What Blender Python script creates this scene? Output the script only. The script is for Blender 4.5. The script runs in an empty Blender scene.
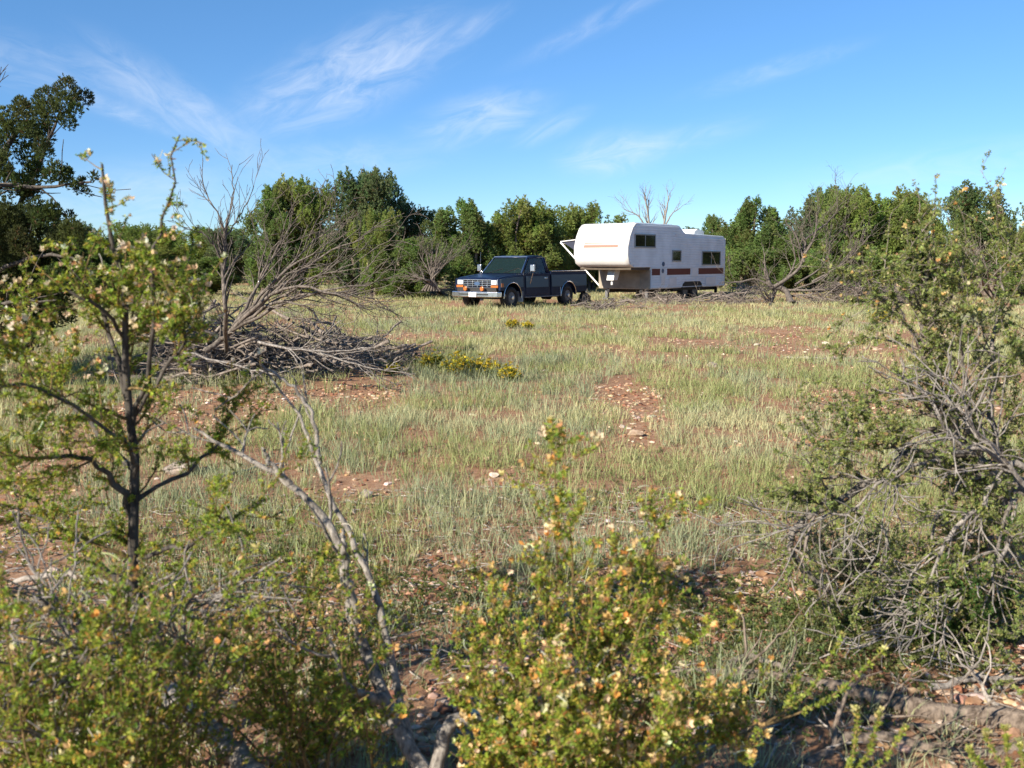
import bpy, bmesh, math, random
import numpy as np
from mathutils import Vector, Matrix
R = math.radians
sc = bpy.context.scene
C = sc.collection

# ------------------------------------------------------------------ camera, sky, sun, exposure
CAM_H, PITCH, FPX = 1.62, R(7.1), 995.0
cam_d = bpy.data.cameras.new('camera'); cam = bpy.data.objects.new('camera', cam_d); C.objects.link(cam)
cam.location = (0, 0, CAM_H); cam.rotation_euler = (R(90) - PITCH, 0, 0)
cam_d.sensor_width = 36; cam_d.lens = 36 * FPX / 1024
cam_d.clip_start = 0.05; cam_d.clip_end = 5000
cam_d.dof.use_dof = True; cam_d.dof.focus_distance = 30; cam_d.dof.aperture_fstop = 5.6
sc.camera = cam
sc.view_settings.view_transform = 'Standard'; sc.view_settings.look = 'None'
sc.view_settings.gamma = 1; sc.view_settings.use_curve_mapping = False
sc.view_settings.exposure = 1.1
try:
    sc.cycles.use_denoising = True
    sc.cycles.max_bounces = 4; sc.cycles.diffuse_bounces = 2; sc.cycles.glossy_bounces = 2
    sc.cycles.transparent_max_bounces = 8; sc.cycles.transmission_bounces = 4
except Exception: pass

SUN_EL = R(29); sdx, sdy = -0.72, -0.69                      # towards the sun
n_ = math.hypot(sdx, sdy); sdx /= n_; sdy /= n_
sun_vec = Vector((sdx * math.cos(SUN_EL), sdy * math.cos(SUN_EL), math.sin(SUN_EL)))
sd = bpy.data.lights.new('sun', 'SUN'); so = bpy.data.objects.new('sun', sd); C.objects.link(so)
sd.energy = 4.7; sd.angle = R(0.53); sd.color = (1.0, 0.90, 0.75)
so.rotation_euler = (-sun_vec).to_track_quat('-Z', 'Y').to_euler(); so.location = (-20, -10, 20)

W = bpy.data.worlds.new('World'); sc.world = W; W.use_nodes = True
nt = W.node_tree; nt.nodes.clear()
def N(t, **k):
    n = nt.nodes.new(t)
    for a, v in k.items(): setattr(n, a, v)
    return n
def wmath(op, a, b=None, c=None, clamp=False):
    n = N('ShaderNodeMath', operation=op, use_clamp=clamp)
    for i, v in enumerate((a, b, c)):
        if v is None: continue
        if isinstance(v, (int, float)): n.inputs[i].default_value = v
        else: nt.links.new(v, n.inputs[i])
    return n.outputs[0]
sky = N('ShaderNodeTexSky'); sky.sky_type = 'NISHITA'; sky.sun_disc = False
sky.sun_elevation = SUN_EL; sky.sun_rotation = math.atan2(sdx, sdy)
sky.altitude = 1900; sky.air_density = 1.0; sky.dust_density = 0.0; sky.ozone_density = 2.2
tc = N('ShaderNodeTexCoord'); sep = N('ShaderNodeSeparateXYZ'); nt.links.new(tc.outputs['Generated'], sep.inputs[0])
az = wmath('ARCTAN2', sep.outputs[0], sep.outputs[1]); el = wmath('ARCSINE', sep.outputs[2])
comb = N('ShaderNodeCombineXYZ'); nt.links.new(az, comb.inputs[0]); nt.links.new(el, comb.inputs[1])
def px_dir(px, py):
    cx, cy = (px - 512) / FPX, (384 - py) / FPX
    v = Vector((cx, math.cos(PITCH) + cy * math.sin(PITCH), -math.sin(PITCH) + cy * math.cos(PITCH))).normalized()
    return math.atan2(v.x, v.y), math.asin(v.z)
total = None
for (a0, e0, ang, ra, rb, amt, seed) in (
        (*px_dir(350, 74), 24, .125, .042, .62, 1.3), (*px_dir(465, 32), 28, .055, .012, .40, 2.7), (*px_dir(480, 118), 14, .075, .027, .50, 3.1),
        (*px_dir(552, 128), 24, .045, .012, .36, 4.9), (*px_dir(615, 153), 8, .06, .024, .52, 5.3), (*px_dir(185, 108), -33, .11, .026, .42, 6.1),
        (*px_dir(122, 112), -20, .06, .010, .40, 7.7), (*px_dir(340, 160), 4, .12, .024, .24, 8.2), (*px_dir(600, 22), 24, .10, .012, .24, 9.4),
        (*px_dir(775, 70), 14, .09, .012, .24, 10.6), (*px_dir(45, 70), -12, .12, .03, .26, 11.5), (*px_dir(130, 195), 6, .14, .035, .30, 12.2),
        (*px_dir(950, 165), 6, .16, .022, .22, 13.9), (*px_dir(680, 140), 12, .09, .016, .22, 14.4),
        (-1.0, .35, 20, .3, .08, .5, 15.2), (1.1, .3, -15, .3, .06, .5, 16.6), (2.6, .4, 10, .4, .1, .5, 17.1), (0.1, .75, 30, .4, .09, .4, 18.3)):
    mp = N('ShaderNodeMapping', vector_type='TEXTURE')
    mp.inputs['Location'].default_value = (a0, e0, 0); mp.inputs['Rotation'].default_value = (0, 0, R(ang)); mp.inputs['Scale'].default_value = (ra, rb, 1)
    nt.links.new(comb.outputs[0], mp.inputs[0])
    ln = N('ShaderNodeVectorMath', operation='LENGTH'); nt.links.new(mp.outputs[0], ln.inputs[0])
    mask = N('ShaderNodeMapRange', interpolation_type='SMOOTHERSTEP'); nt.links.new(ln.outputs['Value'], mask.inputs[0])
    mask.inputs[1].default_value = 1.35; mask.inputs[2].default_value = 0.0; mask.inputs[3].default_value = 0; mask.inputs[4].default_value = 1
    mp2 = N('ShaderNodeMapping'); mp2.inputs['Scale'].default_value = (ra * 11, rb * 30, 1); mp2.inputs['Location'].default_value = (seed * 3.1, seed * 1.7, seed)
    nt.links.new(mp.outputs[0], mp2.inputs[0])
    no = N('ShaderNodeTexNoise'); no.inputs['Scale'].default_value = 1.6; no.inputs['Detail'].default_value = 7; no.inputs['Roughness'].default_value = .62
    no.inputs['Distortion'].default_value = 1.1; nt.links.new(mp2.outputs[0], no.inputs['Vector'])
    nr = N('ShaderNodeMapRange', interpolation_type='SMOOTHSTEP'); nt.links.new(no.outputs[0], nr.inputs[0])
    nr.inputs[1].default_value = .22; nr.inputs[2].default_value = .85
    d = wmath('MULTIPLY', wmath('MULTIPLY', mask.outputs[0], nr.outputs[0]), amt * .85)
    total = d if total is None else wmath('ADD', total, d)
total = wmath('MINIMUM', total, .8)
hs = N('ShaderNodeHueSaturation'); hs.inputs['Saturation'].default_value = 1.14; nt.links.new(sky.outputs[0], hs.inputs['Color'])
elr = N('ShaderNodeMapRange', interpolation_type='SMOOTHSTEP'); nt.links.new(el, elr.inputs[0]); elr.inputs[1].default_value = 0; elr.inputs[2].default_value = .42
clr = N('ShaderNodeMix', data_type='RGBA'); nt.links.new(elr.outputs[0], clr.inputs[0]); clr.inputs[6].default_value = (.50, .64, .83, 1); clr.inputs[7].default_value = (.74, .92, .98, 1)
deep = N('ShaderNodeMix', data_type='RGBA', blend_type='MULTIPLY'); deep.inputs[0].default_value = 1; nt.links.new(hs.outputs[0], deep.inputs[6]); nt.links.new(clr.outputs[2], deep.inputs[7])
mix = N('ShaderNodeMix', data_type='RGBA'); nt.links.new(total, mix.inputs[0]); nt.links.new(deep.outputs[2], mix.inputs[6])
mix.inputs[7].default_value = (6.2, 6.4, 6.7, 1)
bg = N('ShaderNodeBackground'); bg.inputs[1].default_value = 0.083; nt.links.new(mix.outputs[2], bg.inputs[0])
wo = N('ShaderNodeOutputWorld'); nt.links.new(bg.outputs[0], wo.inputs[0])

# ------------------------------------------------------------------ helpers
rng = np.random.default_rng(11)
def hash2(ix, iy, s):
    v = np.sin(ix * 127.1 + iy * 311.7 + s * 74.7) * 43758.5453
    return v - np.floor(v)
def vnoise(x, y, s=0.0):
    ix, iy = np.floor(x), np.floor(y); fx, fy = x - ix, y - iy
    fx = fx * fx * (3 - 2 * fx); fy = fy * fy * (3 - 2 * fy)
    a, b = hash2(ix, iy, s), hash2(ix + 1, iy, s); c, d = hash2(ix, iy + 1, s), hash2(ix + 1, iy + 1, s)
    return (a * (1 - fx) + b * fx) * (1 - fy) + (c * (1 - fx) + d * fx) * fy
def fbm(x, y, s=0.0, o=4):
    t = 0; a = .5; n = 0
    for i in range(o):
        t = t + a * vnoise(x, y, s + i * 3.3); n += a; a *= .5; x = x * 2.03; y = y * 2.03
    return t / n
def gh(x, y):
    x = np.asarray(x, float); y = np.asarray(y, float)
    d = np.hypot(x, y)
    z = .16 * (fbm(x * .11, y * .11, 5) - .5) * np.clip((d - 5) / 20, 0, 1)
    z = z + .07 * (fbm(x * .7, y * .7, 9, 3) - .5) * np.clip(1.3 - d / 60, .15, 1)
    return z + .03 * (fbm(x * 3.1, y * 3.1, 2, 2) - .5) * np.clip(1.2 - d / 25, 0, 1)
def S(px, py, D):                                           # the point D metres ahead seen at a photo pixel
    cx, cy = (px - 512) / FPX, (384 - py) / FPX
    dy = math.cos(PITCH) + cy * math.sin(PITCH); dz = -math.sin(PITCH) + cy * math.cos(PITCH)
    return np.array((cx / dy * D, D, CAM_H + dz / dy * D))
def G(px, py):                                              # the point of the ground seen at a photo pixel
    cx, cy = (px - 512) / FPX, (384 - py) / FPX
    dy = math.cos(PITCH) + cy * math.sin(PITCH); dz = -math.sin(PITCH) + cy * math.cos(PITCH)
    D = CAM_H / -dz * dy
    return np.array((cx / dy * D, D, float(gh(cx / dy * D, D))))

def mesh(name, V, faces, mat, parent=None, col=None, smooth=False):
    """faces: list of (n,k) index arrays; col: per-face colours in that order"""
    me = bpy.data.meshes.new(name)
    faces = [np.asarray(f, np.int32) for f in faces if len(f)]
    me.vertices.add(len(V)); me.vertices.foreach_set('co', np.asarray(V, np.float32).ravel())
    li = np.concatenate([f.ravel() for f in faces]); tot = np.concatenate([np.full(len(f), f.shape[1], np.int32) for f in faces])
    me.loops.add(len(li)); me.loops.foreach_set('vertex_index', li)
    me.polygons.add(len(tot)); st = np.concatenate(([0], np.cumsum(tot)[:-1])).astype(np.int32)
    me.polygons.foreach_set('loop_start', st)
    try: me.polygons.foreach_set('loop_total', tot)
    except Exception: pass
    me.polygons.foreach_set('use_smooth', np.full(len(tot), smooth, bool))
    if col is not None:
        a = me.attributes.new('col', 'FLOAT_VECTOR', 'FACE'); a.data.foreach_set('vector', np.asarray(col, np.float32).ravel())
    me.update(calc_edges=True); me.validate()
    me.materials.append(mat)
    o = bpy.data.objects.new(name, me); C.objects.link(o)
    if parent is not None: o.parent = parent
    return o
def tag(o, label=None, cat=None, group=None, kind=None):
    for k, v in (('label', label), ('category', cat), ('group', group), ('kind', kind)):
        if v: o[k] = v
    return o
def thing(name, label, cat, loc=(0, 0, 0), rz=0, group=None):
    o = bpy.data.objects.new(name, None); C.objects.link(o); o.empty_display_size = .2
    o.location = loc; o.rotation_euler = (0, 0, rz)
    return tag(o, label, cat, group)
def dup(root, loc, rz, scale, label=None, group=None):
    r = root.copy(); C.objects.link(r); r.location = loc; r.rotation_euler = (0, 0, rz); r.scale = scale
    if label: r['label'] = label
    if group: r['group'] = group
    for ch in list(root.children):
        c = ch.copy(); C.objects.link(c); c.parent = r
        for g in ch.children:
            d = g.copy(); C.objects.link(d); d.parent = c
    return r
def nrm(v): return v / np.maximum(np.linalg.norm(v, axis=-1, keepdims=True), 1e-9)
def tubes(P, Rr, k=4):
    P = np.asarray(P, float); Rr = np.asarray(Rr, float); n, m = P.shape[:2]
    T = nrm(np.gradient(P, axis=1)); mean = nrm(P[:, -1] - P[:, 0])
    ax = np.eye(3)[np.argmin(np.abs(mean), axis=1)]
    a = ax[:, None, :] - (ax[:, None, :] * T).sum(-1, keepdims=True) * T; a = nrm(a); b = np.cross(T, a)
    th = np.arange(k) * 2 * np.pi / k
    V = P[:, :, None, :] + Rr[:, :, None, None] * (np.cos(th)[None, None, :, None] * a[:, :, None, :] + np.sin(th)[None, None, :, None] * b[:, :, None, :])
    base = (np.arange(n)[:, None, None] * m + np.arange(m - 1)[None, :, None]) * k; j = np.arange(k)[None, None, :]; j2 = (j + 1) % k
    Q = np.stack([base + j, base + j2, base + k + j2, base + k + j], -1).reshape(-1, 4)
    return V.reshape(-1, 3), Q
def join(parts):
    vs, qs, off = [], [], 0
    for v, q in parts:
        vs.append(v); qs.append(q + off); off += len(v)
    return np.concatenate(vs), np.concatenate(qs)
def smooth_path(pts, M):
    p = np.asarray(pts, float); n = len(p)
    e = np.vstack([2 * p[0] - p[1], p, 2 * p[-1] - p[-2]])
    out = []
    for u in np.linspace(0, n - 1, M):
        i = min(int(u), n - 2); t = u - i; a, b, c, d = e[i:i + 4]
        out.append(.5 * (2 * b + (c - a) * t + (2 * a - 5 * b + 4 * c - d) * t * t + (3 * b - a - 3 * c + d) * t ** 3))
    return np.array(out)
def stems(lst, M=14, jit=.004):
    """lst of (points, r0, r1)"""
    P = np.array([smooth_path(p, M) for p, _, _ in lst]); P[:, 1:] += rng.normal(0, jit, P[:, 1:].shape)
    t = np.linspace(0, 1, M)
    Rr = np.array([r0 + (r1 - r0) * t ** .8 for _, r0, r1 in lst]) * (1 + rng.normal(0, .055, (len(lst), M)))
    return P, Rr
def grow(P, Rr, n, t0, t1, ang, l0, l1, up=.2, curl=.18, M=6, rs=.6, rmin=.0015, taper=0.0, w=None):
    P = np.asarray(P); k, m = P.shape[:2]
    L = np.linalg.norm(np.diff(P, axis=1), axis=2).sum(1)
    w = L if w is None else w
    idx = rng.choice(k, n, p=w / w.sum()); t = rng.uniform(t0, t1, n); u = t * (m - 1); i = np.minimum(u.astype(int), m - 2); f = (u - i)[:, None]
    p0 = P[idx, i] * (1 - f) + P[idx, i + 1] * f; T = nrm(P[idx, i + 1] - P[idx, i]); r0 = Rr[idx, i] * (1 - f[:, 0]) + Rr[idx, i + 1] * f[:, 0]
    q = rng.normal(size=(n, 3)); q = nrm(q - (q * T).sum(1, keepdims=True) * T)
    A = R(ang) * rng.uniform(.6, 1.35, n)[:, None]
    d = nrm(np.cos(A) * T + np.sin(A) * q + np.array((0, 0, up)))
    ln = rng.uniform(l0, l1, n) * (1 - taper * t)
    out = np.zeros((n, M, 3)); out[:, 0] = p0
    for s in range(1, M):
        out[:, s] = out[:, s - 1] + d * (ln / (M - 1))[:, None]
        d = nrm(d + rng.normal(0, curl, d.shape) + np.array((0, 0, up * .25)))
    rb = np.maximum(np.minimum(r0 * rs, ln * .035), rmin * 1.3)
    R2 = rb[:, None] + (rmin - rb)[:, None] * np.linspace(0, 1, M)[None, :]
    return out, R2 * (1 + rng.normal(0, .12, R2.shape))
def along(P, n, t0=0, t1=1):
    k, m = P.shape[:2]; idx = rng.integers(0, k, n); u = rng.uniform(t0, t1, n) * (m - 1); i = np.minimum(u.astype(int), m - 2); f = (u - i)[:, None]
    return P[idx, i] * (1 - f) + P[idx, i + 1] * f, nrm(P[idx, i + 1] - P[idx, i]), idx
def place(tV, tF, pos, Z, scale):
    n = len(pos); Z = nrm(Z); q = rng.normal(size=(n, 3)); X = nrm(np.cross(Z, q)); Y = np.cross(Z, X)
    sc_ = np.asarray(scale).reshape(-1, 1, 1)
    V = pos[:, None, :] + sc_ * (tV[None, :, 0:1] * X[:, None] + tV[None, :, 1:2] * Y[:, None] + tV[None, :, 2:3] * Z[:, None])
    F = (np.arange(n)[:, None, None] * len(tV) + tF[None]).reshape(-1, tF.shape[1])
    return V.reshape(-1, 3), F
def fan(n, tilt, w, droop=0.0, seed=0, l0=.7):
    """a spray of n pointed leaflets around +Z"""
    r = np.random.default_rng(seed); V = []; F = []
    for i in range(n):
        a = i * 2 * np.pi / n + r.uniform(-.4, .4); t = tilt * r.uniform(.4, 1.2); L = r.uniform(l0, 1)
        d = np.array((np.cos(a) * np.sin(t), np.sin(a) * np.sin(t), np.cos(t))); s = np.array((-np.sin(a), np.cos(a), 0))
        ph = r.uniform(-.9, .9); s = s * np.cos(ph) + np.cross(d, s) * np.sin(ph)
        b = np.array((0, 0, r.uniform(-.15, .25)))
        V += [b, b + d * L * .55 + s * w, b + d * L + np.array((0, 0, -droop)), b + d * L * .55 - s * w]
        F.append([4 * i, 4 * i + 1, 4 * i + 2, 4 * i + 3])
    return np.array(V), np.array(F)
def cols(base_list, probs, n, rep, var=.18):
    b = np.array(base_list); i = rng.choice(len(b), n, p=np.array(probs) / sum(probs))
    c = b[i] * (1 + rng.normal(0, var, (n, 1))) * (1 + rng.normal(0, .06, (n, 3)))
    return np.repeat(np.clip(c, .004, .9), rep, axis=0)

# ------------------------------------------------------------------ materials
def mat_base(name):
    m = bpy.data.materials.new(name); m.use_nodes = True; t = m.node_tree; p = t.nodes['Principled BSDF']
    return m, t, p
def plain(name, c, rough=.6, metal=0, spec=.5, noise=0, scale=30, coat=0):
    m, t, p = mat_base(name); p.inputs['Roughness'].default_value = rough; p.inputs['Metallic'].default_value = metal
    p.inputs['Specular IOR Level'].default_value = spec; p.inputs['Base Color'].default_value = (*c, 1); p.inputs['Coat Weight'].default_value = coat
    if noise:
        tcn = t.nodes.new('ShaderNodeTexCoord'); n = t.nodes.new('ShaderNodeTexNoise'); n.inputs['Scale'].default_value = scale; n.inputs['Detail'].default_value = 6
        t.links.new(tcn.outputs['Object'], n.inputs[0]); r = t.nodes.new('ShaderNodeValToRGB'); t.links.new(n.outputs[0], r.inputs[0])
        r.color_ramp.elements[0].position = .3; r.color_ramp.elements[1].position = .7
        r.color_ramp.elements[0].color = (*[x * (1 - noise) for x in c], 1); r.color_ramp.elements[1].color = (*[min(1, x * (1 + noise)) for x in c], 1)
        t.links.new(r.outputs[0], p.inputs['Base Color'])
    return m
def leafy(name, trans=.3, rough=.55, spec=.3, tint=(1.2, 1.15, .6)):
    m, t, p = mat_base(name); a = t.nodes.new('ShaderNodeAttribute'); a.attribute_name = 'col'
    t.links.new(a.outputs['Color'], p.inputs['Base Color']); p.inputs['Roughness'].default_value = rough; p.inputs['Specular IOR Level'].default_value = spec
    tr = t.nodes.new('ShaderNodeBsdfTranslucent'); mu = t.nodes.new('ShaderNodeMix'); mu.data_type = 'RGBA'; mu.blend_type = 'MULTIPLY'; mu.inputs[0].default_value = 1
    t.links.new(a.outputs['Color'], mu.inputs[6]); mu.inputs[7].default_value = (*tint, 1); t.links.new(mu.outputs[2], tr.inputs[0])
    mx = t.nodes.new('ShaderNodeMixShader'); mx.inputs[0].default_value = trans; t.links.new(p.outputs[0], mx.inputs[1]); t.links.new(tr.outputs[0], mx.inputs[2])
    t.links.new(mx.outputs[0], t.nodes['Material Output'].inputs[0])
    return m
def bark(name, c0, c1, scale=25, bump=.5):
    m, t, p = mat_base(name); tcn = t.nodes.new('ShaderNodeTexCoord'); mp = t.nodes.new('ShaderNodeMapping'); mp.inputs['Scale'].default_value = (1, 1, .35)
    t.links.new(tcn.outputs['Object'], mp.inputs[0]); n = t.nodes.new('ShaderNodeTexNoise'); n.inputs['Scale'].default_value = scale; n.inputs['Detail'].default_value = 8; n.inputs['Roughness'].default_value = .7
    t.links.new(mp.outputs[0], n.inputs[0]); r = t.nodes.new('ShaderNodeValToRGB'); t.links.new(n.outputs[0], r.inputs[0])
    r.color_ramp.elements[0].position = .36; r.color_ramp.elements[1].position = .64; r.color_ramp.elements[0].color = (*c0, 1); r.color_ramp.elements[1].color = (*c1, 1)
    t.links.new(r.outputs[0], p.inputs['Base Color']); p.inputs['Roughness'].default_value = .85; p.inputs['Specular IOR Level'].default_value = .2
    b = t.nodes.new('ShaderNodeBump'); b.inputs['Strength'].default_value = bump; b.inputs['Distance'].default_value = .012; t.links.new(n.outputs[0], b.inputs['Height']); t.links.new(b.outputs[0], p.inputs['Normal'])
    return m
M_leaf = leafy('shrub_leaf', .42); M_juni = leafy('juniper_leaf', .36, .7, .2, (1.2, 1.2, .8)); M_grass = leafy('grass_blade', .35, .7, .2, (1.05, 1.05, .8))
M_petal = leafy('petal', .35, .8, .1, (1, .95, .85)); M_stone = None
M_gray = bark('weathered_wood', (.09, .08, .072), (.36, .33, .30), 38, .9); M_dark = bark('dark_bark', (.03, .026, .022), (.13, .115, .10))
M_brown = bark('dead_twig', (.085, .07, .06), (.30, .255, .22)); M_fan = bark('grey_brown_limb', (.05, .042, .036), (.21, .18, .155), 30, .8)
M_pale = bark('bleached_wood', (.20, .175, .15), (.48, .43, .38), 40, .8)
M_snag = bark('snag_wood', (.10, .088, .078), (.42, .385, .34), 50, 1.0); M_litter = bark('rotten_wood', (.07, .052, .04), (.30, .24, .19), 40, 1.0)
M_old = bark('old_grey_bark', (.06, .05, .044), (.30, .27, .235), 45, 1.0)
M_jbark = bark('juniper_bark', (.07, .055, .045), (.22, .18, .15), 12)
M_twig = bark('green_brown_twig', (.10, .07, .03), (.26, .18, .08), 60)

def ground_mat():
    m, t, p = mat_base('red_dirt'); L = t.links.new
    tcn = t.nodes.new('ShaderNodeTexCoord')
    def noise(s, d=6, ro=.6):
        n = t.nodes.new('ShaderNodeTexNoise'); n.inputs['Scale'].default_value = s; n.inputs['Detail'].default_value = d; n.inputs['Roughness'].default_value = ro; L(tcn.outputs['Object'], n.inputs[0]); return n.outputs[0]
    def ramp(v, st):
        r = t.nodes.new('ShaderNodeValToRGB'); L(v, r.inputs[0]); e = r.color_ramp.elements
        while len(e) < len(st): e.new(.5)
        for x, (pp, c) in zip(e, st): x.position = pp; x.color = (*c, 1)
        return r.outputs[0]
    def mixc(f, a, b):
        x = t.nodes.new('ShaderNodeMix'); x.data_type = 'RGBA'; L(f, x.inputs[0]); L(a, x.inputs[6]); L(b, x.inputs[7]); return x.outputs[2]
    big = ramp(noise(.55, 5), [(.3, (.21, .10, .050)), (.5, (.31, .16, .085)), (.72, (.43, .275, .17))])
    fine = ramp(noise(14, 8, .7), [(.3, (.13, .072, .046)), (.5, (.30, .18, .115)), (.7, (.48, .35, .25))])
    a = t.nodes.new('ShaderNodeMix'); a.data_type = 'RGBA'; a.inputs[0].default_value = .55; L(big, a.inputs[6]); L(fine, a.inputs[7])
    vo = t.nodes.new('ShaderNodeTexVoronoi'); vo.inputs['Scale'].default_value = 38; L(tcn.outputs['Object'], vo.inputs[0])
    chips = ramp(vo.outputs['Distance'], [(.16, (1, 1, 1)), (.26, (0, 0, 0))]); cn = ramp(noise(3.2, 4), [(.48, (0, 0, 0)), (.6, (1, 1, 1))])
    mul = t.nodes.new('ShaderNodeMath'); mul.operation = 'MULTIPLY'; L(chips, mul.inputs[0]); L(cn, mul.inputs[1])
    cc = ramp(vo.outputs['Color'], [(.2, (.42, .30, .22)), (.8, (.22, .12, .08))])
    c = mixc(mul.outputs[0], a.outputs[2], cc); L(c, p.inputs['Base Color'])
    p.inputs['Roughness'].default_value = .95; p.inputs['Specular IOR Level'].default_value = .1
    ad = t.nodes.new('ShaderNodeMath'); ad.operation = 'ADD'; L(noise(20, 8, .75), ad.inputs[0]); L(mul.outputs[0], ad.inputs[1])
    b = t.nodes.new('ShaderNodeBump'); b.inputs['Strength'].default_value = .8; b.inputs['Distance'].default_value = .02; L(ad.outputs[0], b.inputs['Height']); L(b.outputs[0], p.inputs['Normal'])
    return m

# ------------------------------------------------------------------ ground: one sheet out to the horizon
def axis(neg, pos, fine, step):
    a = [0.0]
    while a[-1] < pos: a.append(a[-1] + (step if a[-1] < fine else step + (a[-1] - fine) * .07))
    b = [0.0]
    while b[-1] < neg: b.append(b[-1] + (step if b[-1] < fine else step + (b[-1] - fine) * .07))
    return np.array([-v for v in b[::-1][:-1]] + a)
xs = axis(1500, 1500, 14, .11); ys = axis(1500, 1500, 26, .13)
gx, gy = np.meshgrid(xs, ys); gz = gh(gx, gy)
nx, ny = len(xs), len(ys)
ii = (np.arange(ny - 1)[:, None] * nx + np.arange(nx - 1)[None, :]).ravel()
ground = mesh('ground', np.stack([gx, gy, gz], -1).reshape(-1, 3), [np.stack([ii, ii + 1, ii + nx + 1, ii + nx], -1)], ground_mat(), smooth=True)
tag(ground, 'red stony dirt clearing under the dry grass', 'ground', kind='structure')

# bare patches of the clearing (x, y, rx, ry, strength) in metres
def patch(px, py, wpx, hpx, s=1.0):
    a = G(px, py); b = G(px + wpx / 2, py); c = G(px, py - hpx / 2); d = G(px, py + hpx / 2)
    return (a[0], (c[1] + d[1]) / 2, max(.15, b[0] - a[0]), max(.12, abs(c[1] - d[1]) / 2), s)
BARE = [patch(*p) for p in ((625, 522, 150, 62), (335, 490, 90, 28), (632, 405, 70, 70), (640, 440, 50, 30), (185, 440, 100, 34, .75), (830, 352, 190, 14), (700, 344, 120, 12),
        (420, 340, 130, 10), (520, 352, 160, 10, .6), (600, 330, 200, 8, .7), (800, 440, 80, 20, .6), (440, 590, 150, 50, .8), (700, 620, 330, 110, 1), (860, 640, 360, 110, 1), (560, 700, 400, 130, 1),
        (260, 640, 300, 160, .5), (970, 660, 200, 160, 1), (90, 640, 200, 200, .3), (370, 500, 60, 20), (495, 480, 40, 14, .7), (400, 318, 240, 6, .6), (260, 402, 90, 12, .4), (760, 300, 160, 7, .6), (960, 335, 130, 14, .7))]
def bare(x, y):
    b = np.zeros_like(x); wob = (fbm(x * 1.3, y * 1.3, 21, 3) - .5) * 1.7
    for (cx, cy, rx, ry, s) in BARE:
        d = np.sqrt(((x - cx) / rx) ** 2 + ((y - cy) / ry) ** 2) + wob
        b = np.maximum(b, s * np.clip((1.2 - d) / .55, 0, 1))
    n = fbm(x * .55, y * .3, 31, 4)
    return np.maximum(b, np.clip((n - .57) / .12, 0, 1) * .85)

# grass
def grass():
    pos = []; lod = []
    for (d0, d1, dens) in ((2.2, 6, 115), (6, 11, 125), (11, 20, 72), (20, 34, 30), (34, 62, 12), (62, 110, 1.8)):
        a = 1.36; area = a / 2 * (d1 * d1 - d0 * d0); n = int(area * dens)
        r = np.sqrt(rng.uniform(d0 * d0, d1 * d1, n)); th = rng.uniform(-a / 2, a / 2, n)
        pos.append(np.stack([r * np.sin(th), r * np.cos(th)], -1)); lod.append(r)
    p = np.concatenate(pos); r = np.concatenate(lod)
    keep = rng.random(len(p)) > bare(p[:, 0], p[:, 1]) * .97
    clump = fbm(p[:, 0] * 2.3, p[:, 1] * 2.3, 44, 3); keep &= rng.random(len(p)) < np.clip((clump - .27) / .18, .10, 1)
    p = p[keep]; r = r[keep]; clump = clump[keep]; n = len(p)
    nb = np.where(r < 6, 13, np.where(r < 20, 11, 10)).astype(int)
    ti = np.repeat(np.arange(n), nb); m = len(ti); P = p[ti]; rr = r[ti]
    tall = fbm(p[:, 0] * .35, p[:, 1] * .35, 51, 3)
    th_ = rng.uniform(.05, .17, n) * (.35 + .8 * tall + .7 * clump) * (1 + .12 * (r > 12))
    sp = (rng.uniform(.02, .065, n) * (1 + r / 60))[ti]
    off = rng.normal(0, 1, (m, 2)) * sp[:, None]
    h = th_[ti] * rng.uniform(.5, 1.15, m); stalk = rng.random(m) < .07; h = np.where(stalk, h * 1.5, h)
    w = (.0010 + .00018 * rr) * rng.uniform(.7, 1.3, m) * np.where(stalk, .7, 1)
    a = rng.uniform(0, 2 * np.pi, m); lean = h * rng.uniform(.15, .95, m) * np.where(stalk, .5, 1); la = np.arctan2(off[:, 1], off[:, 0]) + rng.normal(0, .7, m)
    bx, by = P[:, 0] + off[:, 0], P[:, 1] + off[:, 1]; bz = gh(bx, by) - .008
    L = np.stack([np.cos(la) * lean, np.sin(la) * lean], -1); wx, wy = np.cos(a) * w, np.sin(a) * w
    V = np.zeros((m, 5, 3))
    V[:, 0] = np.stack([bx - wx, by - wy, bz], -1); V[:, 1] = np.stack([bx + wx, by + wy, bz], -1)
    V[:, 2] = np.stack([bx + L[:, 0] * .35 - wx * .8, by + L[:, 1] * .35 - wy * .8, bz + h * .6], -1); V[:, 3] = np.stack([bx + L[:, 0] * .35 + wx * .8, by + L[:, 1] * .35 + wy * .8, bz + h * .6], -1)
    V[:, 4] = np.stack([bx + L[:, 0], by + L[:, 1], bz + h], -1)
    b0 = np.arange(m) * 5
    Q = np.stack([b0, b0 + 1, b0 + 3, b0 + 2], -1); T = np.stack([b0 + 2, b0 + 3, b0 + 4], -1)
    dry = np.clip(.0 + 1.5 * (fbm(p[:, 0] * .5 + 9, p[:, 1] * .5, 61, 3) - .45) + rng.normal(0, .2, n) + .25 * np.clip((r - 14) / 16, 0, 1), 0, 1)[ti]
    dry = np.where(stalk, np.clip(dry + .6, 0, 1), np.clip(dry + rng.normal(0, .18, m), 0, 1))[:, None]
    green = np.array((.255, .30, .115)); straw = np.array((.55, .515, .29)); blue = np.array((.27, .315, .19))
    gsel = (fbm(p[:, 0] * .9, p[:, 1] * .9, 71, 3) + rng.normal(0, .06, n) > .52)[ti][:, None]
    c = np.where(gsel, blue, green) * (1 - dry) + straw * dry
    c = c * (1 + rng.normal(0, .14, (m, 1)))
    return mesh('grass', V.reshape(-1, 3), [Q, T], M_grass, col=np.concatenate([c, c]))
tag(grass(), 'dry grey green bunch grass covering the clearing', 'grass', kind='stuff')

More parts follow.
